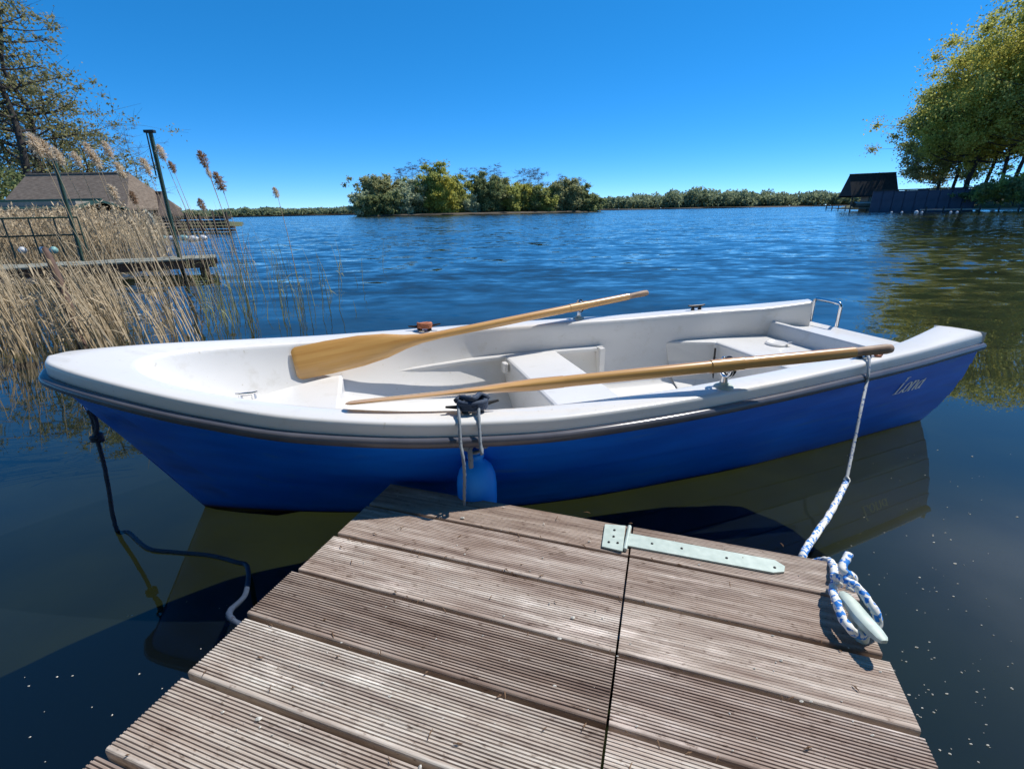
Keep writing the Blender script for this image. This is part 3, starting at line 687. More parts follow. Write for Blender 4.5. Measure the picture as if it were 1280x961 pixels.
# ------------------------------------------------------------------ left boathouses and log pier
M['thatch'] = simple('thatched_roof', (.225, .175, .13), (.12, .09, .065), .95, 3, stretch=(1, 1, 4), bump=1)
M['brownroof'] = simple('brown_roof', (.13, .095, .075), (.07, .05, .04), .9, 3, bump=.8)
M['beige'] = simple('beige_boards', (.36, .32, .26), (.25, .22, .18), .85, 4)
M['glass'] = simple('window_glass', (.02, .025, .03), (.015, .02, .02), .08, 3)
def gable_house(name, lab, pxa, pxb, Y, z_eave, z_ridge, depth, roofm, wallm, hip=.0, over=.35):
    a = dep(pxa, 260, Y); bq = dep(pxb, 260, Y); L = bq.x-a.x
    t = thing(name, lab, 'boathouse', (a.x, Y, .0))
    b = MB(); zb = .25
    b.box((L/2, depth/2, (z_eave+zb)/2), (L, depth, z_eave-zb)); b.prism([(0, 0)]*0 or [(.01, .3), (L-.01, .3), (L-.01, depth-.3), (.01, depth-.3)], z_eave, z_eave+.3)
    b.build('wall', wallm, t)
    b = MB(); o = over
    e = [(-o, -o, z_eave-.12), (L+o, -o, z_eave-.12), (L+o, depth+o, z_eave-.12), (-o, depth+o, z_eave-.12)]
    r0 = (-o+hip*.2, depth/2, z_ridge); r1 = (L+o-hip, depth/2, z_ridge)
    for dz in (0, -.16):
        E = [(x, y, z+dz) for x, y, z in e]; q0 = (r0[0], r0[1], r0[2]+dz); q1 = (r1[0], r1[1], r1[2]+dz)
        b.quad(E[0], E[1], q1, q0); b.quad(E[2], E[3], q0, q1); b.tri(E[1], E[2], q1); b.tri(E[3], E[0], q0)
    for i in range(4):
        p, q = e[i], e[(i+1) % 4]; b.quad(p, q, (q[0], q[1], q[2]-.16), (p[0], p[1], p[2]-.16))
    b.build('roof', roofm, t)
    b = MB(); b.tube([r0, r1], .12, 6); b.build('ridge_cap', roofm, t)
    n = max(1, int(L/3.2))
    for i in range(n):
        cx = (i+.5)*L/n
        b = MB(); b.box((cx, -.03, zb+(z_eave-zb)*.5), (1.1, .06, .9)); f = b.build('window_frame', M['oldwood'], t)
        b = MB(); b.box((cx, -.045, zb+(z_eave-zb)*.5), (.9, .05, .72)); b.build('pane', M['glass'], f)
    return t
gable_house('boathouse', 'long boathouse with a grey-brown thatched roof behind the left reeds', 4, 158, 41, 2.0, 4.7, 6, M['thatch'], M['beige'], hip=1.6)
gable_house('boathouse', 'small brown-roofed boathouse right of the long thatched one', 166, 194, 44, 1.5, 3.2, 3, M['brownroof'], M['beige'], hip=.4, over=.25)
g = gable_house('boathouse', 'green-roofed shed at the left edge in front of the thatched boathouse', -60, 92, 34, 1.95, 2.35, 4, M['green'], M['beige'], over=.4)
# white gable between the boathouses
b = MB(); p = dep(181, 275, 36); b.prism([(-.55, 0), (.55, 0), (.55, .25), (-.55, .25)], .1, 1.1); b.tri((-.55, 0, 1.1), (.55, 0, 1.1), (.1, 0, 1.7)); b.tri((-.55, .25, 1.1), (.1, .25, 1.7), (.55, .25, 1.1)); b.quad((-.55, 0, 1.1), (.1, 0, 1.7), (.1, .25, 1.7), (-.55, .25, 1.1)); b.quad((.1, 0, 1.7), (.55, 0, 1.1), (.55, .25, 1.1), (.1, .25, 1.7))
o = b.build('notice_hut', M['pale_deck']); o.location = (p.x, 36, 0); tag(o, 'small whitish gabled hut front between the two boathouses', 'hut')
# log pier
p0 = at(295, 290); p1 = at(190, 291); t = thing('log_pier', 'dark pier of stacked timbers reaching out from the left boathouses', 'pier', (p0.x, p0.y, 0), math.atan2(p1.y-p0.y, p1.x-p0.x))
L = (p1-p0).length; first = None; rs = random.Random(4)
for r in range(5):
    for sgm in range(3):
        if first is None:
            b = MB(); b.box((0, 0, 0), (L/3*.97, .3, .17)); o = first = b.build('timber', M['darkwood'], t, bevel=.03)
        else: o = first.copy(); C.objects.link(o); o.parent = t
        o.location = (L/3*(sgm+.5)+rs.uniform(-.1, .3)+.18*r, -.1*r+rs.gauss(0, .06), .12+.22*r); o.rotation_euler = (0, rs.gauss(0, .01), rs.gauss(0, .02))
for q in range(7):
    b = MB(); x = .3+q*L/6.5; b.tube([(x, .25, -.5), (x+rs.gauss(0, .03), .25, 1.2+rs.uniform(0, .3))], .07, 7); b.build('pile', M['brownwood'], t)

# ------------------------------------------------------------------ right boathouse, quay wall, little jetty
M['slate'] = simple('dark_roof', (.030, .032, .034), (.018, .019, .021), .8, 2, bump=.3)
M['quay'] = simple('blue_grey_wall', (.090, .095, .135), (.055, .060, .090), .7, .9, bump=.4)
c = at(1062, 264); Y = c.y
bh = thing('boathouse', 'open boathouse with a steep dark roof on the right shore', 'boathouse', (c.x, Y, 0))
w_ = dep(1117, 250, Y).x-c.x; ze = dep(1062, 245, Y).z; zr_ = dep(1066, 218, Y).z
b = MB(); dpt = 2.6
for dz in (0, -.25):
    b.quad((-.6, -.5, ze+dz), (w_+.3, -.5, ze+dz+.2), (w_+.3, dpt/2, zr_+dz+.2), (-.5, dpt/2, zr_+dz)); b.quad((w_+.3, dpt+.5, ze+dz), (-.6, dpt+.5, ze+dz), (-.5, dpt/2, zr_+dz), (w_+.3, dpt/2, zr_+dz+.2))
b.quad((-.6, -.5, ze), (-.6, -.5, ze-.25), (w_+.3, -.5, ze-.05), (w_+.3, -.5, ze+.2)); b.tri((-.6, -.5, ze), (-.5, dpt/2, zr_), (-.6, dpt+.5, ze))
b.build('roof', M['slate'], bh)
b = MB(); b.tube([(-.5, dpt/2, zr_+.03), (w_+.3, dpt/2, zr_+.23)], .12, 6); b.build('ridge_cap', M['green'], bh)
b = MB(); b.box((w_*.7, dpt*.5, ze/2-.1), (w_*.55, dpt*.9, ze-.2)); b.build('wall', M['beige'], bh)
for x in (0, w_*.4):
    b = MB(); b.tube([(x, 0, -.5), (x, 0, ze+.1)], .12, 7); b.build('post', M['oldwood'], bh)
b = MB(); b.box((w_*.3, dpt*.4, .45), (w_*.75, dpt, .2)); b.build('deck', M['beige'], bh)
skiff = thing('covered_skiff', 'pale covered skiff lying under the dark roof of the right boathouse', 'boat', (c.x+.2, Y-.4, .55), .15)
b = MB(); rows = []
for s in np.linspace(0, 1, 9):
    hw = .75*math.sin(math.pi*min(1, .25+.75*s))*1.0; x = s*5; rows.append([(x, -hw, .75), (x, -hw*.8, .25), (x, 0, .05), (x, hw*.8, .25), (x, hw, .75)])
b.grid(rows); b.build('hull', M['beige'], skiff, smooth=True)
b = MB(); b.grid([[(r[0][0], r[0][1]*1.05, .76), (r[0][0], 0, 1.05), (r[4][0], r[4][1]*1.05, .76)] for r in rows]); b.build('cover', M['white_plastic'], skiff, smooth=True)
q0 = at(1086, 264.5); q1 = at(1216, 263)
t = thing('quay_wall', 'long dark blue-grey sheet-piled quay wall below the right-hand trees', 'wall', (q0.x, q0.y, 0), math.atan2(q1.y-q0.y, q1.x-q0.x))
L = (q1-q0).length; ht = dep(1090, 239.5, q0.y).z; first = None; n = 9
for i in range(n):
    if first is None:
        b = MB(); b.prism([(-L/n/2, .10), (-L/n*.46, 0), (L/n*.40, 0), (L/n*.46, .10), (L/n*.5, .10), (L/n*.5, .8), (-L/n*.5, .8)], -.6, ht); o = first = b.build('panel', M['quay'], t)
    else: o = first.copy(); C.objects.link(o); o.parent = t
    o.location = (L*(i+.5)/n, 0, .04*math.sin(i*2.1))
b = MB(); b.box((L/2, .35, ht+.12), (L, 1.0, .16)); b.build('coping', M['darkwood'], t)
s0 = at(1150, 265.5); s1 = at(1290, 264); t = thing('plank_walkway', 'low pale plank walkway along the waterline of the right bank', 'walkway', (s0.x, s0.y, 0), math.atan2(s1.y-s0.y, s1.x-s0.x))
L = (s1-s0).length; b = MB(); b.box((L/2, .4, .3), (L, 1.2, .14)); b.build('deck', M['beige'], t)
for q in range(6):
    b = MB(); b.tube([(L*(q+.3)/6, -.15, -.5), (L*(q+.3)/6, -.15, .7)], .1, 6); b.build('pile', M['darkwood'], t)
s0 = at(1031, 263); s1 = at(1064, 264); t = thing('bathing_jetty', 'short dark jetty sticking out left of the right boathouse', 'jetty', (s0.x, s0.y, 0), math.atan2(s1.y-s0.y, s1.x-s0.x))
L = (s1-s0).length; b = MB(); b.box((L/2, .4, .45), (L, 1.0, .16)); b.build('deck', M['darkwood'], t)
for q in range(4):
    b = MB(); b.tube([(L*(q+.2)/4, 0, -.5), (L*(q+.2)/4, 0, .9)], .09, 6); b.build('pile', M['darkwood'], t)

# ------------------------------------------------------------------ front jetty (grooved decking)
DZ = .26                         # height of the deck above the water
rs = random.Random(8)
SA = R(-18.8); sx = Vector((math.cos(SA), math.sin(SA), 0)); sy = Vector((-math.sin(SA), math.cos(SA), 0))
def dl(px, py):                  # deck coordinates: along the seam, away from the camera
    p = at(px, py, DZ); return p.dot(sx), p.dot(sy)
def line(p, q):
    (a, b_), (c_, e_) = dl(*p), dl(*q); k = (c_-a)/(e_-b_); return lambda y: a+k*(y-b_)
left = line((458, 630), (125, 940)); gap = line((791, 657), (752, 961)); right = line((1050, 694), (1152, 917))
y_far = dl(792, 656)[1]; y1 = dl(458, 630)[1]; y6 = dl(125, 940)[1]; pitch = (y1-y6)/5
y1 = (y1+dl(789, 695)[1])/2
jetty = thing('jetty', 'weathered grooved plank jetty in the foreground, beside the blue boat', 'jetty', (0, 0, 0))
def make_plank(yb, yt, fa, fb, seed, row):
    rs = random.Random(seed); prof = []
    W_ = yt-yb; g = 21; m = .0055; st = (W_-2*m)/g; T = DZ+rs.gauss(0, .0012); ed = .004
    prof += [(yb, DZ-.028), (yb, T-.005), (yb+.001, T-.002), (yb+.003, T-.0004), (yb+.0045, T)]
    worn = rs.uniform(.0017, .0030)*(.5 if row < 3 else 1)
    for i in range(g):
        y0 = yb+m+i*st; w1 = st*.20; dd = worn*rs.uniform(.85, 1.1)
        prof += [(y0+st*.42, T), (y0+st*.42+w1*.6, T-dd), (y0+st-w1*.6, T-dd), (y0+st, T)]
    prof += [(yt-.0045, T), (yt-.003, T-.0004), (yt-.001, T-.002), (yt, T-.005), (yt, DZ-.028)]
    b = MB(); rows = []; K = 2; bow_ = rs.gauss(0, .0015)
    for k in range(K+1):
        f = k/K; row = []
        for (y, z) in prof:
            xa = fa(y); xb = fb(y); x = xa+(xb-xa)*f; p = sx*x+sy*(y+bow_*math.sin(math.pi*f)); row.append((p.x, p.y, z))
        rows.append(row)
    b.grid(rows)
    n = len(prof); b.f.append(tuple(range(n))); b.f.append(tuple(K*n+i for i in range(n))[::-1]); b.f.append((0, n, 2*n, 2*n+n-1, n+n-1, n-1))
    return b
k = 0; yt = y_far; seam = y1
while yt > -2.6:
    yb = seam
    for (fa, fb, sd) in ((left, lambda y: gap(y)-.0025, k*2), (lambda y: gap(y)+.0025, right, k*2+1)):
        j = random.Random(900+sd).uniform(-.006, .006)
        fa2 = (lambda y, fa=fa, j=j: fa(y)+j) if fa is left else fa
        fb2 = (lambda y, fb=fb, j=j: fb(y)+j) if fb is right else fb
        po = make_plank(yb+.0046, yt-.0046, fa2, fb2, 40+sd, k).build('plank', M['plank'], jetty)
        po.color = ((.80, .72, .66, 1), (.88, .82, .78, 1), (1.02, .98, .94, 1), (.70, .63, .58, 1), (1.10, 1.10, 1.06, 1), (.98, .95, .90, 1), (.85, .8, .76, 1))[k % 7] if sd % 2 == 0 else ((.88, .82, .77, 1), (.80, .73, .68, 1), (.96, .91, .86, 1), (.84, .77, .73, 1), (1.05, 1.02, .98, 1), (.9, .86, .8, 1), (.95, .9, .86, 1))[k % 7]
    yt = seam; seam -= pitch; k += 1
jl = 3.8
def joist(f0, y0, y1_, nm='joist', z=DZ-.029, hh=.10):
    a = sx*f0(y0)+sy*y0; c_ = sx*f0(y1_)+sy*y1_
    b = MB(); b.bar((a.x, a.y, z-hh/2), (c_.x, c_.y, z-hh/2), .07, hh); b.build(nm, M['darkwood'], jetty)
for f0 in (lambda y: left(y)+.10, lambda y: gap(y)-.06, lambda y: gap(y)+.06, lambda y: right(y)-.09): joist(f0, y_far-.10, -2.5)
a = sx*left(y_far-.06)+sy*(y_far-.06); c_ = sx*right(y_far-.06)+sy*(y_far-.06); a += sx*.03; c_ -= sx*.03
b = MB(); b.bar((a.x, a.y, DZ-.08), (c_.x, c_.y, DZ-.08), .05, .09); b.build('joist', M['darkwood'], jetty)
for f0, yy in ((left, y_far-.35), (right, y_far-.35), (left, -1), (right, -1)):
    p = sx*(f0(yy)+(.16 if f0 is left else -.16))+sy*yy
    b = MB(); b.tube([(p.x, p.y, -1), (p.x, p.y, DZ-.035)], .05, 10); b.build('pile', M['darkwood'], jetty, smooth=True, auto=50)
# strap hinge across the gap
b = MB(); z = DZ+.0015
def P(px, py): return at(px, py, DZ)
def slab(mb, pts, z0, z1): mb.prism([(p.x, p.y) for p in pts], z0, z1)
b = MB(); slab(b, [P(756, 656), P(782, 658), P(778, 690), P(752, 684)], DZ-.0005, DZ+.004); b.build('hinge_plate', M['galv'], jetty, bevel=.001)
b = MB(); slab(b, [P(783, 667), P(968, 701), P(981, 709), P(980, 716), P(966, 717), P(783, 683)], DZ-.0005, DZ+.0045); b.build('hinge_strap', M['galv'], jetty, bevel=.001)
b = MB(); b.tube([P(787, 659)+Vector((0, 0, .003)), P(781, 688)+Vector((0, 0, .003))], .0055, 10); b.build('hinge_barrel', M['galv'], jetty, smooth=True, auto=50)
for q in ((768, 664), (767, 672), (761, 679), (772, 680), (815, 681), (852, 687), (908, 699), (968, 711)):
    p = P(*q)+Vector((0, 0, .004)); b = MB(); b.lathe([(.0035, 0), (.0032, .002), (.0012, .0028), (.0001, .0028)], 10, Matrix.Translation(p)); b.build('screw', M['dark'], jetty, smooth=True)
# mooring cleat on the deck corner
ca = P(1046, 745); cb = P(1104, 806); cz = DZ
c0 = at(1052, 742, DZ+.045); c1 = at(1105, 804, DZ+.045)
cd = (c1-c0); cd.normalize(); cl = (c1-c0).length; cm = (c0+c1)/2
cs = Vector((0, 0, 1)).cross(cd)
b = MB(); rows = []
for f, hw, hh in ((0, .006, .004), (.06, .011, .006), (.2, .0135, .008), (.5, .0145, .009), (.8, .0135, .008), (.94, .011, .006), (1, .006, .004)):
    p = c0+cd*(cl*f)+Vector((0, 0, .004*abs(2*f-1))); rows.append([p+cs*hw-Vector((0, 0, hh)), p+cs*hw+Vector((0, 0, hh*.6)), p+cs*hw*.6+Vector((0, 0, hh)), p-cs*hw*.6+Vector((0, 0, hh)), p-cs*hw+Vector((0, 0, hh*.6)), p-cs*hw-Vector((0, 0, hh))])
b.grid(rows, True); b.f.append((5, 4, 3, 2, 1, 0)); b.f.append(tuple(range(len(rows)*6-6, len(rows)*6)))
cleat = b.build('cleat', M['galv'], jetty, smooth=True, auto=40)
for f in (.38, .62):
    p = c0+cd*(cl*f); b = MB(); b.tube([(p.x, p.y, DZ-.001), (p.x, p.y, DZ+.040)], [.013, .011], 10); b.build('cleat_leg', M['galv'], cleat, smooth=True, auto=50)

# ------------------------------------------------------------------ the boat
BX, BY, BA = 2.101, 2.648, -163.23
boat = thing('rowing_boat', 'blue rowing boat with a white interior, lettered with a name at the stern', 'rowing boat', (BX, BY, 0), R(BA))
BM = Matrix.Translation((BX, BY, 0)) @ Matrix.Rotation(R(BA), 4, 'Z')
def bw(u, t, z): return BM @ Vector((u, -t, z))      # boat to world; t > 0 is the far side
def bl(u, t, z): return Vector((u, -t, z))
LB = 3.84
hb = interp([0, .2, .6, 1.0, 1.4, 1.8, 2.2, 2.6, 3.0, 3.3, 3.5, 3.65, 3.76, 3.815, 3.84], [.50, .528, .58, .622, .655, .685, .695, .648, .540, .408, .300, .205, .122, .066, 0])
zr = interp([0, .2, .6, 1.0, 1.4, 1.8, 2.2, 2.6, 3.0, 3.3, 3.6, 3.84], [.46, .455, .445, .44, .433, .434, .44, .455, .485, .525, .575, .613])
wl = interp([0, .9, 1.4, 1.9, 2.4, 2.96, 3.3, 3.5], [.345, .42, .445, .44, .39, .225, .09, 0])
S_ = [1-(1-f)**1.8 for f in np.linspace(0, 1, 72)]
def hull_pt(s, v):               # v 0 sheer .. 1 waterline .. 2 keel
    us = s*LB; uw = s*3.50; H0 = hb(us)-.008; Z0 = zr(us)-.004; W0 = wl(uw)
    if v <= 1:
        bul = .028*math.sin(math.pi*v)*(1-s**6)*min(1, H0/.2)
        st = (v*5) % 1.0 if v < 1 else 0; step = .005*(st-.5)*(1-s**8) if v > .12 else 0
        return (us+(uw-us)*v, H0+(W0-H0)*v+bul+step*min(1, H0/.15), Z0*(1-v))
    q = v-1; uk = s*3.25; zk = -.10
    return (uw+(uk-uw)*q, W0*(1-q), zk*q**.8)
VS = [0, .06, .12, .199, .201, .3, .399, .401, .5, .599, .601, .7, .799, .801, .9, 1, 1.15, 1.35, 1.6, 2]
b = MB()
for sg in (1, -1):
    rows = []
    for s in S_: rows.append([bl(u, sg*t, z) for u, t, z in (hull_pt(s, v) for v in VS)])
    if sg < 0: rows = rows[::-1]
    b.grid(rows)
tr = [hull_pt(0, v) for v in VS]
n = len(b.v); b.v += [tuple(bl(u, t, min(z, .372))) for u, t, z in tr]+[tuple(bl(u, -t, min(z, .372))) for u, t, z in tr[::-1]]; b.f.append(tuple(range(n, len(b.v))))
hull = b.build('hull', M['hull'], boat, smooth=True, auto=35)
# liner: gunwale, foredeck, inner walls and sole
def hi(u):
    if u > 3.0:
        f = min(1, (u-3.0)/.57); return .415*math.sqrt(max(0, 1-f))
    if u < .6: return .455-(.6-u)*(.135/.6)
    return hb(u)-.125
def ztop(u): return zr(u)+.056+(.032*max(0, 1-u/.42)**1.2 if u < .42 else 0)
SL = sorted([-.001, .36/3.57, .375/3.57]+S_)
SI = [1-(1-max(0, s))**1 for s in SL]
def plan_normal(P, i):
    a, c_ = P[max(i-1, 0)], P[min(i+1, len(P)-1)]
    if i == len(P)-1: return (1.0, 0.0)
    du, dt = c_[0]-a[0], c_[1]-a[1]; L = math.hypot(du, dt) or 1
    return (-dt/L, du/L)          # outward: towards +t and towards the bow
PO = [(max(0, s)*LB, hb(max(0, s)*LB)) for s in SL]; PI_ = []
for s in SL:                      # the well edge, denser where it rounds off at the bow
    f = max(0, s); ui = max(3.57*f, .115+.02*(f*40)) if f < .03 else max(3.57*f, .137); PI_.append((ui, hi(ui) if f < 1 else 0.0))
b = MB()
for sg in (1, -1):
    rows = []; rows2 = []
    for i, s in enumerate(SL):
        uo, h = PO[i]; ui, w_ = PI_[i]; nu, nv = plan_normal(PO, i); mu, mv = plan_normal(PI_, i)
        z = zr(uo); zt = ztop(ui); end = s < .004
        def O(d, dz): return (uo-(0 if end else nu*d), max(0, h-nv*d), z+dz)
        def I(d, zz): return (ui+(0 if end else mu*d), max(0, w_+mv*d), zz)
        fr = lambda dz: ui*(1-dz*.16)
        pk = .03*max(0, 1-uo/.42)**1.2 if uo < .42 else 0
        r_ = [O(.004, -.012), O(.004, .010), O(.006, .043), O(.0075, .050), O(.012, .0555), O(.019, .0575+pk*.15)]
        o_, i_ = r_[-1], I(.024, zt)
        r_ += [tuple(o_[k]*.67+i_[k]*.33+(.003 if k == 2 else 0) for k in range(3)), tuple(o_[k]*.33+i_[k]*.67+(.003 if k == 2 else 0) for k in range(3)), i_, I(.010, zt-.003), I(.003, zt-.010), I(0, zt-.022), (ui, max(0, w_-.003), zt-.04)]
        r_ += [(fr(.15), max(0, w_-.006), .36 if ui < .365 else .40)]
        rows.append([bl(u, sg*t, zz) for u, t, zz in r_])
        if ui >= .358:
            U = [fr(.15), fr(.35), fr(.7), fr(1.0), fr(1.2), fr(1.4)]
            T = [w_-.006, w_-.016, w_-.055, w_-.115, w_-.20, 0]; Z = [.40, .325, .20, .11, .065, .06]
            rows2.append([bl(max(u, .355) if ui < .4 else u, sg*max(0, t), zz) for u, t, zz in zip(U, T, Z)])
    b.grid(rows if sg > 0 else rows[::-1]); b.grid(rows2 if sg > 0 else rows2[::-1])
    cap = rows[0]; n = len(b.v); b.v += [tuple(p) for p in cap]; b.f.append(tuple(range(n, n+len(cap))) if sg > 0 else tuple(range(n, n+len(cap)))[::-1])
liner = b.build('gunwale_liner', M['gel'], boat, smooth=True, auto=50)
# aft bulkhead, splash well
b = MB(); UR = .37; hw = hi(.37)+.01
prof = [(UR+.035, .06), (UR+.02, .30), (UR, .405), (UR-.008, .418), (UR-.025, .422), (UR-.042, .415), (UR-.055, .40), (.06, .375), (.035, .388), (.018, .388), (-.004, .378), (-.004, .30)]
b.grid([[bl(u, t, z) for u, z in prof] for t in (-hw, -hw*.5, 0, hw*.5, hw)])
b.build('splash_well', M['gel'], boat, smooth=True, auto=40)
# rub rail
b = MB(); path = [bl(s*LB+.004, -(hb(s*LB)), zr(s*LB)) for s in S_]; path2 = [bl(s*LB+.004, hb(s*LB), zr(s*LB)) for s in S_[::-1]][1:]
full = path+path2; rows = []
for i, p in enumerate(full):
    dd = (full[min(i+1, len(full)-1)]-full[max(i-1, 0)]); dd.z = 0; dd.normalize(); out = Vector((dd.y, -dd.x, 0)); 
    if out.dot(Vector((0, p.y, 0))+Vector((.3 if p.x > 3.7 else 0, 0, 0))) < 0: out = -out
    rows.append([p+out*a+Vector((0, 0, c_)) for a, c_ in ((-.012, .012), (.004, .014), (.013, .011), (.018, .003), (.018, -.006), (.013, -.016), (.003, -.021), (-.012, -.021))])
b.grid(rows, True); n = len(b.v); b.f.append(tuple(range(8))); b.f.append(tuple(range(n-8, n))[::-1])
b.build('rub_rail', M['rail'], boat, smooth=True, auto=60)
# benches
BZ = .335
def wallw(u): return hi(u/(1-.35*.16))-.012 if u < 3.36 else 0
def bench(name, poly, z, bev=.014):
    b = MB(); P2 = [(u, -t) for u, t in poly][::-1]; n = len(P2); rows = []
    for zz, k, du in ((z, 1, 0), (.22, .93, .04), (.12, .80, .09), (.055, .60, .14)):
        rows.append([(u-(du*max(0, min(1, (u-3.0)/.3)) if u > 3.0 else 0), y*k, zz) for u, y in P2])
    b.grid(rows, True); b.f.append(tuple(range(n))); b.f.append(tuple(range(3*n, 4*n))[::-1])
    return b.build(name, M['gel'], boat, bevel=bev)
us = np.linspace(2.93, 3.40, 12)
ed = [(u, max(.02, wallw(u)+.008)) for u in us]
bench('bow_bench', [(2.93, -ed[0][1])]+[(2.93, ed[0][1])]+ed[1:]+[(u, -t) for u, t in ed[::-1]][:-1], BZ+.05)
us = np.linspace(1.77, 2.08, 4)
mw = [(u, hi(u)-.004) for u in us]
bench('thwart', [(u, -t) for u, t in mw]+mw[::-1], BZ+.004)
us = np.linspace(.385, 1.06, 6); ed = [(u, hi(u)-.006) for u in us]
bench('stern_bench', [(u, -t) for u, t in ed]+[(.79, -.37), (.79, .37)]+ed[::-1], BZ)
b = MB(); b.box(bl(.80, .12, .24), (.006, .006, .15)); 
for sg in (1, -1):
    b = MB(); us = np.linspace(1.50, 2.95, 10)
    b.grid([[bl(u, sg*(hi(u)-.004), BZ+.006), bl(u, sg*(hi(u)-.044), BZ+.006), bl(u, sg*(hi(u)-.05), BZ), bl(u, sg*(hi(u)-.05), BZ-.016), bl(u, sg*(hi(u)-.02), BZ-.02)] for u in us])
    b.box(bl(1.50, sg*(hi(1.5)-.05), .24), (.03, .06, .20)); b.box(bl(1.50, sg*(hi(1.5)-.028), .337), (.036, .045, .012))
    b.build('side_ledge', M['gel'], boat, smooth=True, auto=40)
    b = MB(); b.box(bl(2.10, sg*.44, .30), (.03, .05, .055)); b.build('thwart_bracket', M['gel'], boat, bevel=.008)
def lathe_at(name, m, u, t, z, prof, n=24, parent=None):
    b = MB(); b.lathe(prof, n, Matrix.Translation(bl(u, t, z))); return b.build(name, m, parent or boat, smooth=True, auto=40)
hc = lathe_at('hatch_cap', M['gel'], .50, .20, BZ, [(.062, -.002), (.062, .008), (.054, .014), (.05, .011), (.002, .011)])
b = MB(); b.box(bl(.47, .14, BZ+.02), (.03, .012, .012)); b.build('hatch_latch', M['chrome'], hc, bevel=.002)
b = MB(); b.tube(smooth_path([bl(.82, .33, .31), bl(.815, .33, .18), bl(.83, .30, .09), bl(.86, .25, .085)], 6), .006, 6); b.build('drain_cord', M['dark'], boat)
# deck cleats: two horns on a low base
def boat_cleat(u, t, z, ln=.085, m=None):
    h = .022; b = MB(); du = .015
    b.tube([bl(u-ln, t, z+h+.006), bl(u-ln*.6, t, z+h+.001), bl(u, t, z+h), bl(u+ln*.6, t, z+h+.001), bl(u+ln, t, z+h+.006)], [.004, .007, .009, .007, .004], 8)
    for q in (-.025, .025): b.tube([bl(u+q, t, z-.004), bl(u+q, t, z+h)], [.012, .008], 8)
    return b.build('cleat', m or M['dark'], boat, smooth=True, auto=50)
for t_ in (1, -1):
    boat_cleat(2.5, t_*(hb(2.5)-.082), zr(2.5)+.06); boat_cleat(.82, t_*(hb(.82)-.06), zr(.82)+.06, .06)
boat_cleat(3.30, .15, BZ+.050, .042, M['chrome'])
# oarlocks
def oarlock(sg):
    u = 1.585; t = sg*(hb(u)-.05); z = zr(u)+.058
    b = MB(); b.lathe([(.034, -.004), (.034, .004), (.030, .008), (.018, .012), (.014, .02), (.001, .02)], 20, Matrix.Translation(bl(u, t, z))); o = b.build('oarlock', M['galv'], boat, smooth=True, auto=40)
    b = MB(); b.tube([bl(u, t, z), bl(u, t, z+.042)], [.014, .011], 10); b.build('oarlock_pin', M['chrome'], o, smooth=True, auto=50)
    b = MB(); ring = [bl(u, t+.031*math.cos(a)*1.0, z+.076+.036*math.sin(a)) for a in np.linspace(R(-240), R(60), 19)]
    b.tube(ring, .006, 8); b.build('oarlock_horn', M['chrome'], o, smooth=True)
    b = MB(); b.tube([bl(u-.014, t+.030*math.cos(a), z+.076+.034*math.sin(a)) for a in np.linspace(0, 6.283, 17)], .005, 6, cap=False); b.build('oarlock_collar', M['dark'], o, smooth=True)
    return u, t, z+.076
oarlock(1); oarlock(-1)
# stern ladder hoop
ta, tb = .46, .27
hoop = smooth_path([bl(-.03, ta, .30), bl(-.03, ta, .47), bl(-.03, ta, .515), bl(-.03, ta-.015, .53)], 4)+smooth_path([bl(-.03, ta-.015, .53), bl(-.03, tb+.015, .525)], 3)+smooth_path([bl(-.03, tb+.015, .525), bl(-.03, tb, .51), bl(-.03, tb, .47), bl(-.03, tb, .30)], 4)
b = MB(); b.tube(hoop, .011, 10); b.build('ladder_handle', M['chrome'], boat, smooth=True)
# bow ring
b = MB(); b.tube([bl(3.765+.016*math.cos(a), 0, .478+.022*math.sin(a)) for a in np.linspace(0, 6.283, 17)], .005, 8, cap=False); b.build('bow_ring', M['chrome'], boat, smooth=True)
# name on the near quarter: slanted serif letters laid on the topside
def side_t(u, z):
    s = min(1, u/LB)
    for _ in range(6):
        Z0 = zr(s*LB)-.004; v = 1-z/Z0; s = u/(LB-.34*v)
    return hull_pt(s, v)[1]
def letter_strip(mb, pts, x0, wds):
    for (p, q, wa, wb) in zip(pts[:-1], pts[1:], wds[:-1], wds[1:]):
        dx, dy = q[0]-p[0], q[1]-p[1]; L = math.hypot(dx, dy) or 1; nx, ny = -dy/L, dx/L
        c4 = [(p[0]+nx*wa, p[1]+ny*wa), (q[0]+nx*wb, q[1]+ny*wb), (q[0]-nx*wb, q[1]-ny*wb), (p[0]-nx*wa, p[1]-ny*wa)]
        out = []
        for (x, y) in c4:
            xs = x0+x+y*.30; u = .578-xs*.00128; z = .298+y*.00082
            out.append(bl(u, -(side_t(u, z)+.0018), z))
        mb.quad(*out)
def arc(cx, cy, rx, ry, a0, a1, n=14):
    return [(cx+rx*math.cos(R(a0+(a1-a0)*i/n)), cy+ry*math.sin(R(a0+(a1-a0)*i/n))) for i in range(n+1)]
tk, th = 5.0, 2.0
def stroke(mb, pts, x0, kind='auto'):
    ws = []
    for i, p in enumerate(pts):
        q = pts[min(i+1, len(pts)-1)]; r_ = pts[max(i-1, 0)]; dx, dy = q[0]-r_[0], q[1]-r_[1]; L = math.hypot(dx, dy) or 1
        ws.append(th+(tk-th)*(abs(dy)/L)**1.5)
    letter_strip(mb, pts, x0, ws)
def L_(mb, x): stroke(mb, [(10, 0), (10, 100)], x); stroke(mb, [(-2, 1), (34, 1)], x); stroke(mb, [(34, 0), (39, 22)], x); stroke(mb, [(0, 99), (22, 99)], x)
def o_(mb, x): stroke(mb, arc(17, 30, 14, 30, 0, 360, 24), x)
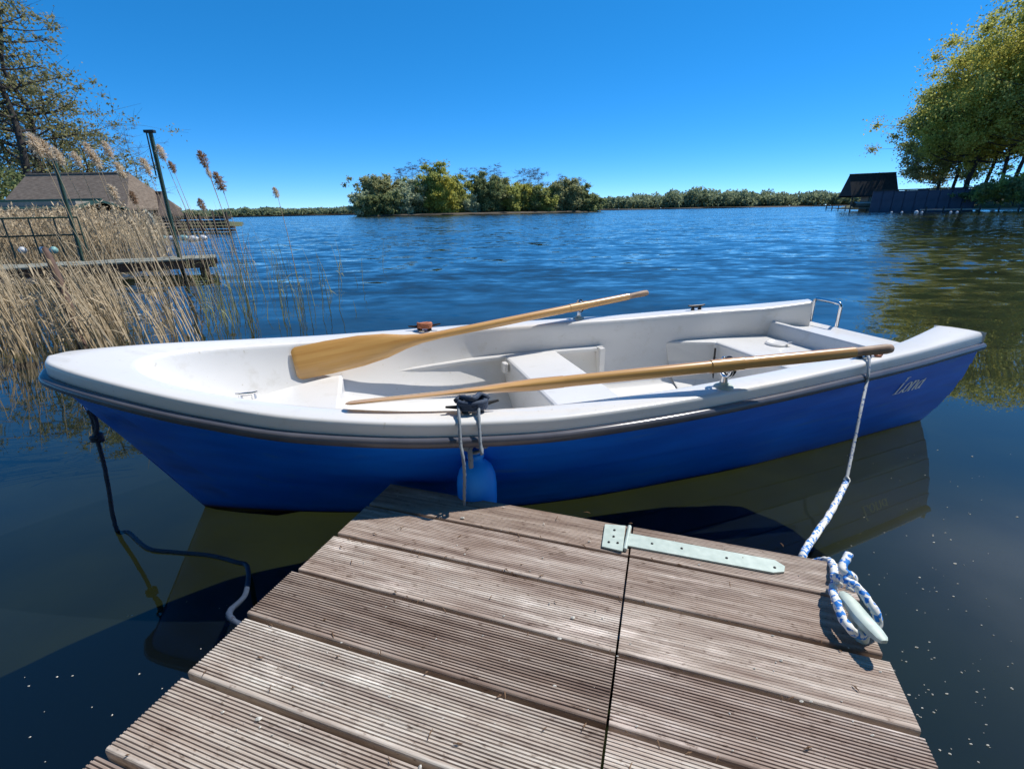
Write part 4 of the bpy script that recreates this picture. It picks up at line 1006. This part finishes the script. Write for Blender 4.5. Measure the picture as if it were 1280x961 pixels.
def n_(mb, x):
    stroke(mb, [(6, 0), (6, 62)], x); stroke(mb, [(0, 60), (6, 62)], x); stroke(mb, [(6, 40)]+arc(19, 44, 11, 16, 150, 0, 8)+[(30, 0)], x); stroke(mb, [(0, 1), (12, 1)], x); stroke(mb, [(25, 1), (37, 1)], x)
def a_(mb, x): stroke(mb, arc(14, 26, 12, 26, 20, 340, 20), x); stroke(mb, [(27, 60), (27, 6)], x); stroke(mb, [(27, 6), (31, 0), (36, 5)], x)
M['letter'] = simple('pale_lettering', (.80, .84, .86), (.66, .72, .76), .5, 40)
b = MB(); L_(b, 0); b.build('letter', M['letter'], hull)
for fn, x in ((o_, 42), (n_, 80), (a_, 121)): b = MB(); fn(b, x); b.build('letter', M['letter'], hull)

# ------------------------------------------------------------------ oars
def oar(lab, tip, lock, grip, edge, twist):
    tip, lock, grip = (bw(*p) for p in (tip, lock, grip))
    dv = (grip-tip); L = dv.length; dv.normalize()
    t = thing('oar', lab, 'oar', tip, 0, 'oars of the blue boat')
    sdv = Vector(edge); sdv -= dv*sdv.dot(dv); sdv.normalize(); upv = dv.cross(sdv)
    sd = sdv*math.cos(twist)+upv*math.sin(twist); up = -sdv*math.sin(twist)+upv*math.cos(twist)
    m = Matrix((dv, sd, up)).transposed().to_4x4(); t.matrix_world = Matrix.Translation(tip) @ m
    b = MB(); rows = []
    ws = [(0, .055, .005), (.006, .066, .007), (.02, .075, .008), (.15, .078, .009), (.3, .074, .010), (.42, .060, .013), (.52, .036, .018), (.6, .024, .021), (.7, .020, .0205)]
    for x, hw_, ht in ws:
        rows.append([(x, hw_*math.cos(a), ht*math.sin(a)*(1 if abs(math.cos(a)) < .9 else .8)+.012*math.exp(-((x-.2)/.2)**2)*0) for a in np.linspace(0, 2*math.pi, 16, endpoint=False)])
    b.grid(rows, True); b.f.append(tuple(range(16))[::-1]); b.f.append(tuple(range(len(b.v)-16, len(b.v))))
    b.build('blade', M['oar'], t, smooth=True, auto=50)
    b = MB(); b.tube([(x, 0, 0) for x in (.66, 1.0, 1.5, L-.16)], [.0195, .0215, .0225, .0205], 14); b.build('shaft', M['oar'], t, smooth=True, auto=60)
    b = MB(); b.tube([(x, 0, 0) for x in (L-.165, L-.14, L-.10, L-.03, L-.008, L)], [.0205, .0165, .0175, .019, .016, .008], 14); b.build('grip', M['oar_grip'], t, smooth=True, auto=60)
    xl = (lock-tip).dot(dv); b = MB(); b.tube([(xl-.06, 0, 0), (xl+.06, 0, 0)], .0245, 14); b.build('sleeve', M['oar'], t, smooth=True, auto=60)
oar('near varnished oar lying along the near gunwale, blade towards the bow', (2.87, -.44, .535), (1.60, -.635, .572), (.955, -.735, .603), (-.35, .66, -.40), .16)
oar('far varnished oar with its blade resting on the bow bench', (3.13, .335, .462), (1.60, .60, .567), (1.08, .69, .603), (.1, .42, .86), .1)

# ------------------------------------------------------------------ fender, lines
def rope(mb, pts, r, n=10, sub=10, tw=150): mb.tube(smooth_path(pts, sub), r, n, lobes=3, twist=tw)
fc = bw(2.512, -.648, .292)
fd = thing('fender', 'blue round-ended fender hanging between the boat and the jetty', 'fender', fc, R(BA))
b = MB(); pr = [(.001, -.16), (.03, -.155), (.052, -.135), (.066, -.10), (.069, -.05), (.069, .0), (.066, .03), (.056, .058), (.04, .076), (.026, .084), (.022, .10), (.022, .118), (.017, .122), (.001, .122)]
b.lathe(pr, 28, Matrix.Diagonal((.92, .68, 1, 1))); b.build('body', M['fender'], fd, smooth=True)
b = MB(); b.lathe([(.024, .09), (.027, .095), (.027, .104), (.024, .108)], 20, Matrix.Diagonal((1, .72, 1, 1))); b.build('collar', M['fender'], fd, smooth=True)
ln = thing('fender_line', 'grey line tied round the near bow cleat, holding the blue fender', 'rope', (0, 0, 0))
uc, tc_, zc = 2.5, -(hb(2.5)-.082), zr(2.5)+.06; top = fc+Vector((0, 0, .115))
rim = lambda u, o=.0: bw(u, -(hb(u)+.022+o), zr(u)+.01)
b = MB(); rope(b, [bw(uc+.045, tc_, zc+.03), bw(uc+.055, -(hb(2.5)-.02), zc+.004), rim(uc+.062, .004), bw(uc+.062, -.712, .42), bw(uc+.060, -.705, .36), bw(uc+.064, -.705, .30), bw(uc+.066, -.70, .24)], .0048); b.build('strand', M['rope_grey'], ln, smooth=True)
b = MB(); rope(b, [bw(uc-.02, tc_, zc+.03), bw(uc-.005, -(hb(2.5)-.02), zc+.004), rim(uc+.004, .004), bw(uc+.006, -.712, .43), top+Vector((.022, -.012, .03)), top+Vector((.02, -.02, .012)), top+Vector((-.015, -.01, .0)), top+Vector((-.02, .015, .02)), top+Vector((.03, .01, .02))], .0048); b.build('strand', M['rope_grey'], ln, smooth=True)
b = MB(); ring = []
for a in np.linspace(0, 6.283*3, 60): ring.append(bw(uc+.042*math.cos(a)-.0, tc_+.024*math.sin(a), zc+.014+.008*a/6.283))
b.tube(ring, .0085, 8, lobes=3, twist=150)
ring = [bw(uc-.05+.1*f, tc_+.02*math.sin(f*9), zc+.04+.012*math.sin(f*3.14)) for f in np.linspace(0, 1, 20)]; b.tube(ring, .0085, 8, lobes=3, twist=150); b.build('cleat_hitch', M['rope_dark'], ln, smooth=True)
b = MB()
for off, rot in ((Vector((-.02, -.012, .035)), 0), (Vector((.022, -.014, .03)), 1.2)):
    cc = top+off; q = []
    for a in np.linspace(0, 6.283*2, 40): q.append(cc+Vector((.014*math.cos(a), .012*math.sin(a)*math.cos(rot), .014*math.sin(a)*math.cos(rot+.3)+.010*(a/6.283-1))))
    b.tube(q, .0068, 8, lobes=3, twist=150)
rope(b, [top+Vector((-.015, -.022, .03)), top+Vector((-.012, -.036, -.005)), top+Vector((-.012, -.038, -.035))], .0075); b.build('knot', M['rope_grey'], ln, smooth=True)
# far fender line: orange rope on the far cleat
ln2 = thing('orange_line', 'orange-brown rope hitched round the far bow cleat', 'rope', (0, 0, 0))
b = MB(); tf = hb(2.5)-.082; q = [bw(2.5+.035*math.cos(a), tf+.024*math.sin(a), zc+.012+.009*a/6.283) for a in np.linspace(0, 6.283*3, 50)]; b.tube(q, .007, 8, lobes=3, twist=150); b.build('cleat_hitch', M['rope_orange'], ln2, smooth=True)
b = MB(); rope(b, [bw(2.47, tf+.02, zc+.02), bw(2.46, hb(2.46)-.02, zc+.008), bw(2.45, hb(2.45)+.028, zr(2.45)+.01), bw(2.45, .72, .30), bw(2.45, .70, .16)], .007); b.build('strand', M['rope_orange'], ln2, smooth=True)
# bow line
wa = at(146, 662, .0); wb = at(310, 712, .0); wc = at(298, 768, DZ)
ring0 = bw(3.77, 0, .462)
bl_ = thing('bow_line', 'dark navy mooring line from the bow ring through the water to the jetty', 'rope', (0, 0, 0))
knot = Vector((ring0.x*.92+wa.x*.08, ring0.y*.92+wa.y*.08, .355))
b = MB(); rope(b, [ring0, ring0+Vector((.004, 0, -.03)), knot, (knot*2+wa)/3+Vector((.005, 0, 0)), wa+Vector((0, 0, .01)), wa+Vector((.06, -.02, .002)), at(185, 685, .003), at(220, 690, .002), at(262, 694, .003), at(294, 702, .003), wb+Vector((0, 0, .012)), at(307, 742, .11), wc+Vector((-.03, .012, -.01)), wc+Vector((.02, -.01, -.035))], .0068, sub=14); b.build('strand', M['rope_dark'], bl_, smooth=True)
b = MB(); rope(b, [ring0+Vector((.006, .002, .004)), ring0+Vector((.018, -.004, -.05)), knot+Vector((.004, -.004, .012)), knot], .0068)
q = [knot+Vector((.014*math.cos(a), .014*math.sin(a), .010*(a/6.283-1.2))) for a in np.linspace(0, 6.283*2.3, 40)]; b.tube(q, .0075, 8, lobes=3, twist=150); b.build('knot', M['rope_dark'], bl_, smooth=True)
# stern line, blue and white
sl = thing('stern_line', 'blue and white mooring line from the stern cleat to the deck cleat', 'rope', (0, 0, 0))
us_, ts_ = .82, -(hb(.82)-.06); zs_ = zr(.82)+.06
e0 = at(1057, 604, .17); e1 = at(1009, 693, DZ-.045)+sy*.02
b = MB(); q = [bw(us_+.035*math.cos(a), ts_+.02*math.sin(a), zs_+.012+.008*a/6.283) for a in np.linspace(0, 6.283*2, 36)]; b.tube(q, .006, 8, lobes=3, twist=150)
rope(b, [bw(us_, ts_, zs_+.03), bw(us_+.04, -(hb(.86)-.012), zs_+.006), bw(.895, -(hb(.89)+.020), zr(.89)+.018), bw(.90, -(hb(.89)+.026), zr(.89)-.015), at(1076, 512, .36), at(1067, 556, .26), e0], .0055, sub=16, tw=160); b.build('strand', M['rope_blue_thin'], sl, smooth=True)
b = MB(); rope(b, [e0+Vector((.004, .006, .01)), e0, at(1035, 645, .16), e1, at(1028, 716, DZ-.03)+sy*.03, at(1041, 722, DZ+.012)], [.006, .0115]+[.0125]*200, sub=16, tw=90) if 0 else b.tube(smooth_path([e0+Vector((.004, .006, .012)), e0, at(1036, 644, .165), e1, at(1002, 706, DZ-.07)], 14), .0095, 12, lobes=3, twist=110); b.tube(smooth_path([at(1002, 706, DZ-.07), at(1020, 712, DZ-.06)+sy*.03, at(1036, 704, DZ-.015)+sy*.012, at(1042, 708, DZ+.010), at(1043, 722, DZ+.016)], 10), .0086, 12, lobes=3, twist=110); b.build('thick_strand', M['rope_blue'], sl, smooth=True)
cz = DZ+.045
b = MB(); rr = .0086
h0 = at(1044, 728, DZ+.016)
rope(b, [h0, at(1041, 738, DZ+.03), at(1046, 752, DZ+.045), at(1052, 770, DZ+.04), at(1062, 785, DZ+.035), at(1074, 793, DZ+.022), at(1086, 790, DZ+.02), at(1096, 781, DZ+.028), at(1096, 768, DZ+.046), at(1086, 752, DZ+.058), at(1074, 736, DZ+.066), at(1063, 728, DZ+.066), at(1050, 722, DZ+.055), at(1043, 722, DZ+.035), at(1050, 732, DZ+.03)], rr, sub=8, tw=110); b.build('cleat_hitch', M['rope_blue'], sl, smooth=True)
b = MB(); rope(b, [at(1062, 738, DZ+.04), at(1066, 722, DZ+.06), at(1057, 716, DZ+.072), at(1053, 709, DZ+.078), at(1061, 693, DZ+.085)], rr, sub=8, tw=110); b.build('tail', M['rope_blue'], sl, smooth=True)
b = MB(); q = [at(1092, 453, zs_+.0) + Vector((.012*math.cos(a), .004, .012*math.sin(a))) for a in np.linspace(0, 6.283, 16)]; 
pq = bw(us_-.06, ts_-.01, zs_+.018); b = MB(); b.tube([pq+Vector((.016*math.cos(a), .01*math.sin(a), .016*math.sin(a))) for a in np.linspace(0, 6.283, 18)], .006, 8, cap=False); b.build('thimble', M['rope_orange'], sl, smooth=True)

# ------------------------------------------------------------------ small litter
rs = random.Random(77)
M['fluff'] = simple('pale_fluff', (.62, .60, .54), (.45, .43, .38), .8, 60)
def specks(name, spots, z, rmin, rmax, lab):
    b = MB()
    for p in spots:
        r = rs.uniform(rmin, rmax)*(2 if rs.random() < .08 else 1); a = rs.uniform(0, 3); n = len(b.v)
        ex = rs.uniform(.7, 1.8)
        for k in range(6):
            th_ = a+k*math.pi/3; q = r*rs.uniform(.6, 1.1); b.v.append((p[0]+q*ex*math.cos(th_), p[1]+q*math.sin(th_), z+rs.uniform(0, .3)*r*.3))
        b.v.append((p[0], p[1], z+r*.7))
        for k in range(6): b.f.append((n+k, n+(k+1) % 6, n+6))
    stuff(b.build(name, M['fluff']), lab, 'litter')
sp = []
while len(sp) < 170:
    x = rs.gauss(1180, 80) if rs.random() < .9 else rs.uniform(20, 330); y = rs.uniform(560, 955) if x > 640 else rs.uniform(740, 955)
    p = at(x, y); sp.append((p.x, p.y))
specks('floating_fluff', sp, .001, .0008, .0026, 'pale fluff and specks floating on the dark water')
sp = []
while len(sp) < 150:
    y = rs.uniform(.25, y_far-.02); x = rs.uniform(left(y)+.02, right(y)-.02); p = sx*x+sy*y; sp.append((p.x, p.y))
specks('deck_crumbs', sp, DZ+.0005, .001, .0026, 'pale crumbs and seed husks scattered on the jetty planks')
M['husk'] = simple('brown_husk', (.22, .13, .07), (.12, .07, .04), .9, 60)
b = MB(); rs = random.Random(99)
for _ in range(130):
    y = rs.uniform(.25, y_far-.02)
    if rs.random() < .55: y = seam + pitch*round((y-seam)/pitch) + rs.gauss(0, .006)
    x = rs.uniform(left(y)+.03, right(y)-.03); p = sx*x+sy*y; a = rs.uniform(0, 3.14); L = rs.uniform(.003, .011); d_ = Vector((math.cos(a), math.sin(a), 0))*L
    q = Vector((p.x, p.y, DZ+.0016)); b.tube([q-d_, q+Vector((0, 0, rs.uniform(0, .003))), q+d_], [.0004, rs.uniform(.0008, .0018), .0004], 5)
stuff(b.build('deck_husks', M['husk']), 'brown seed husks and twig bits caught on and between the planks', 'litter')
M['leaf'] = simple('dry_leaf', (.30, .13, .05), (.18, .08, .03), .8, 50)
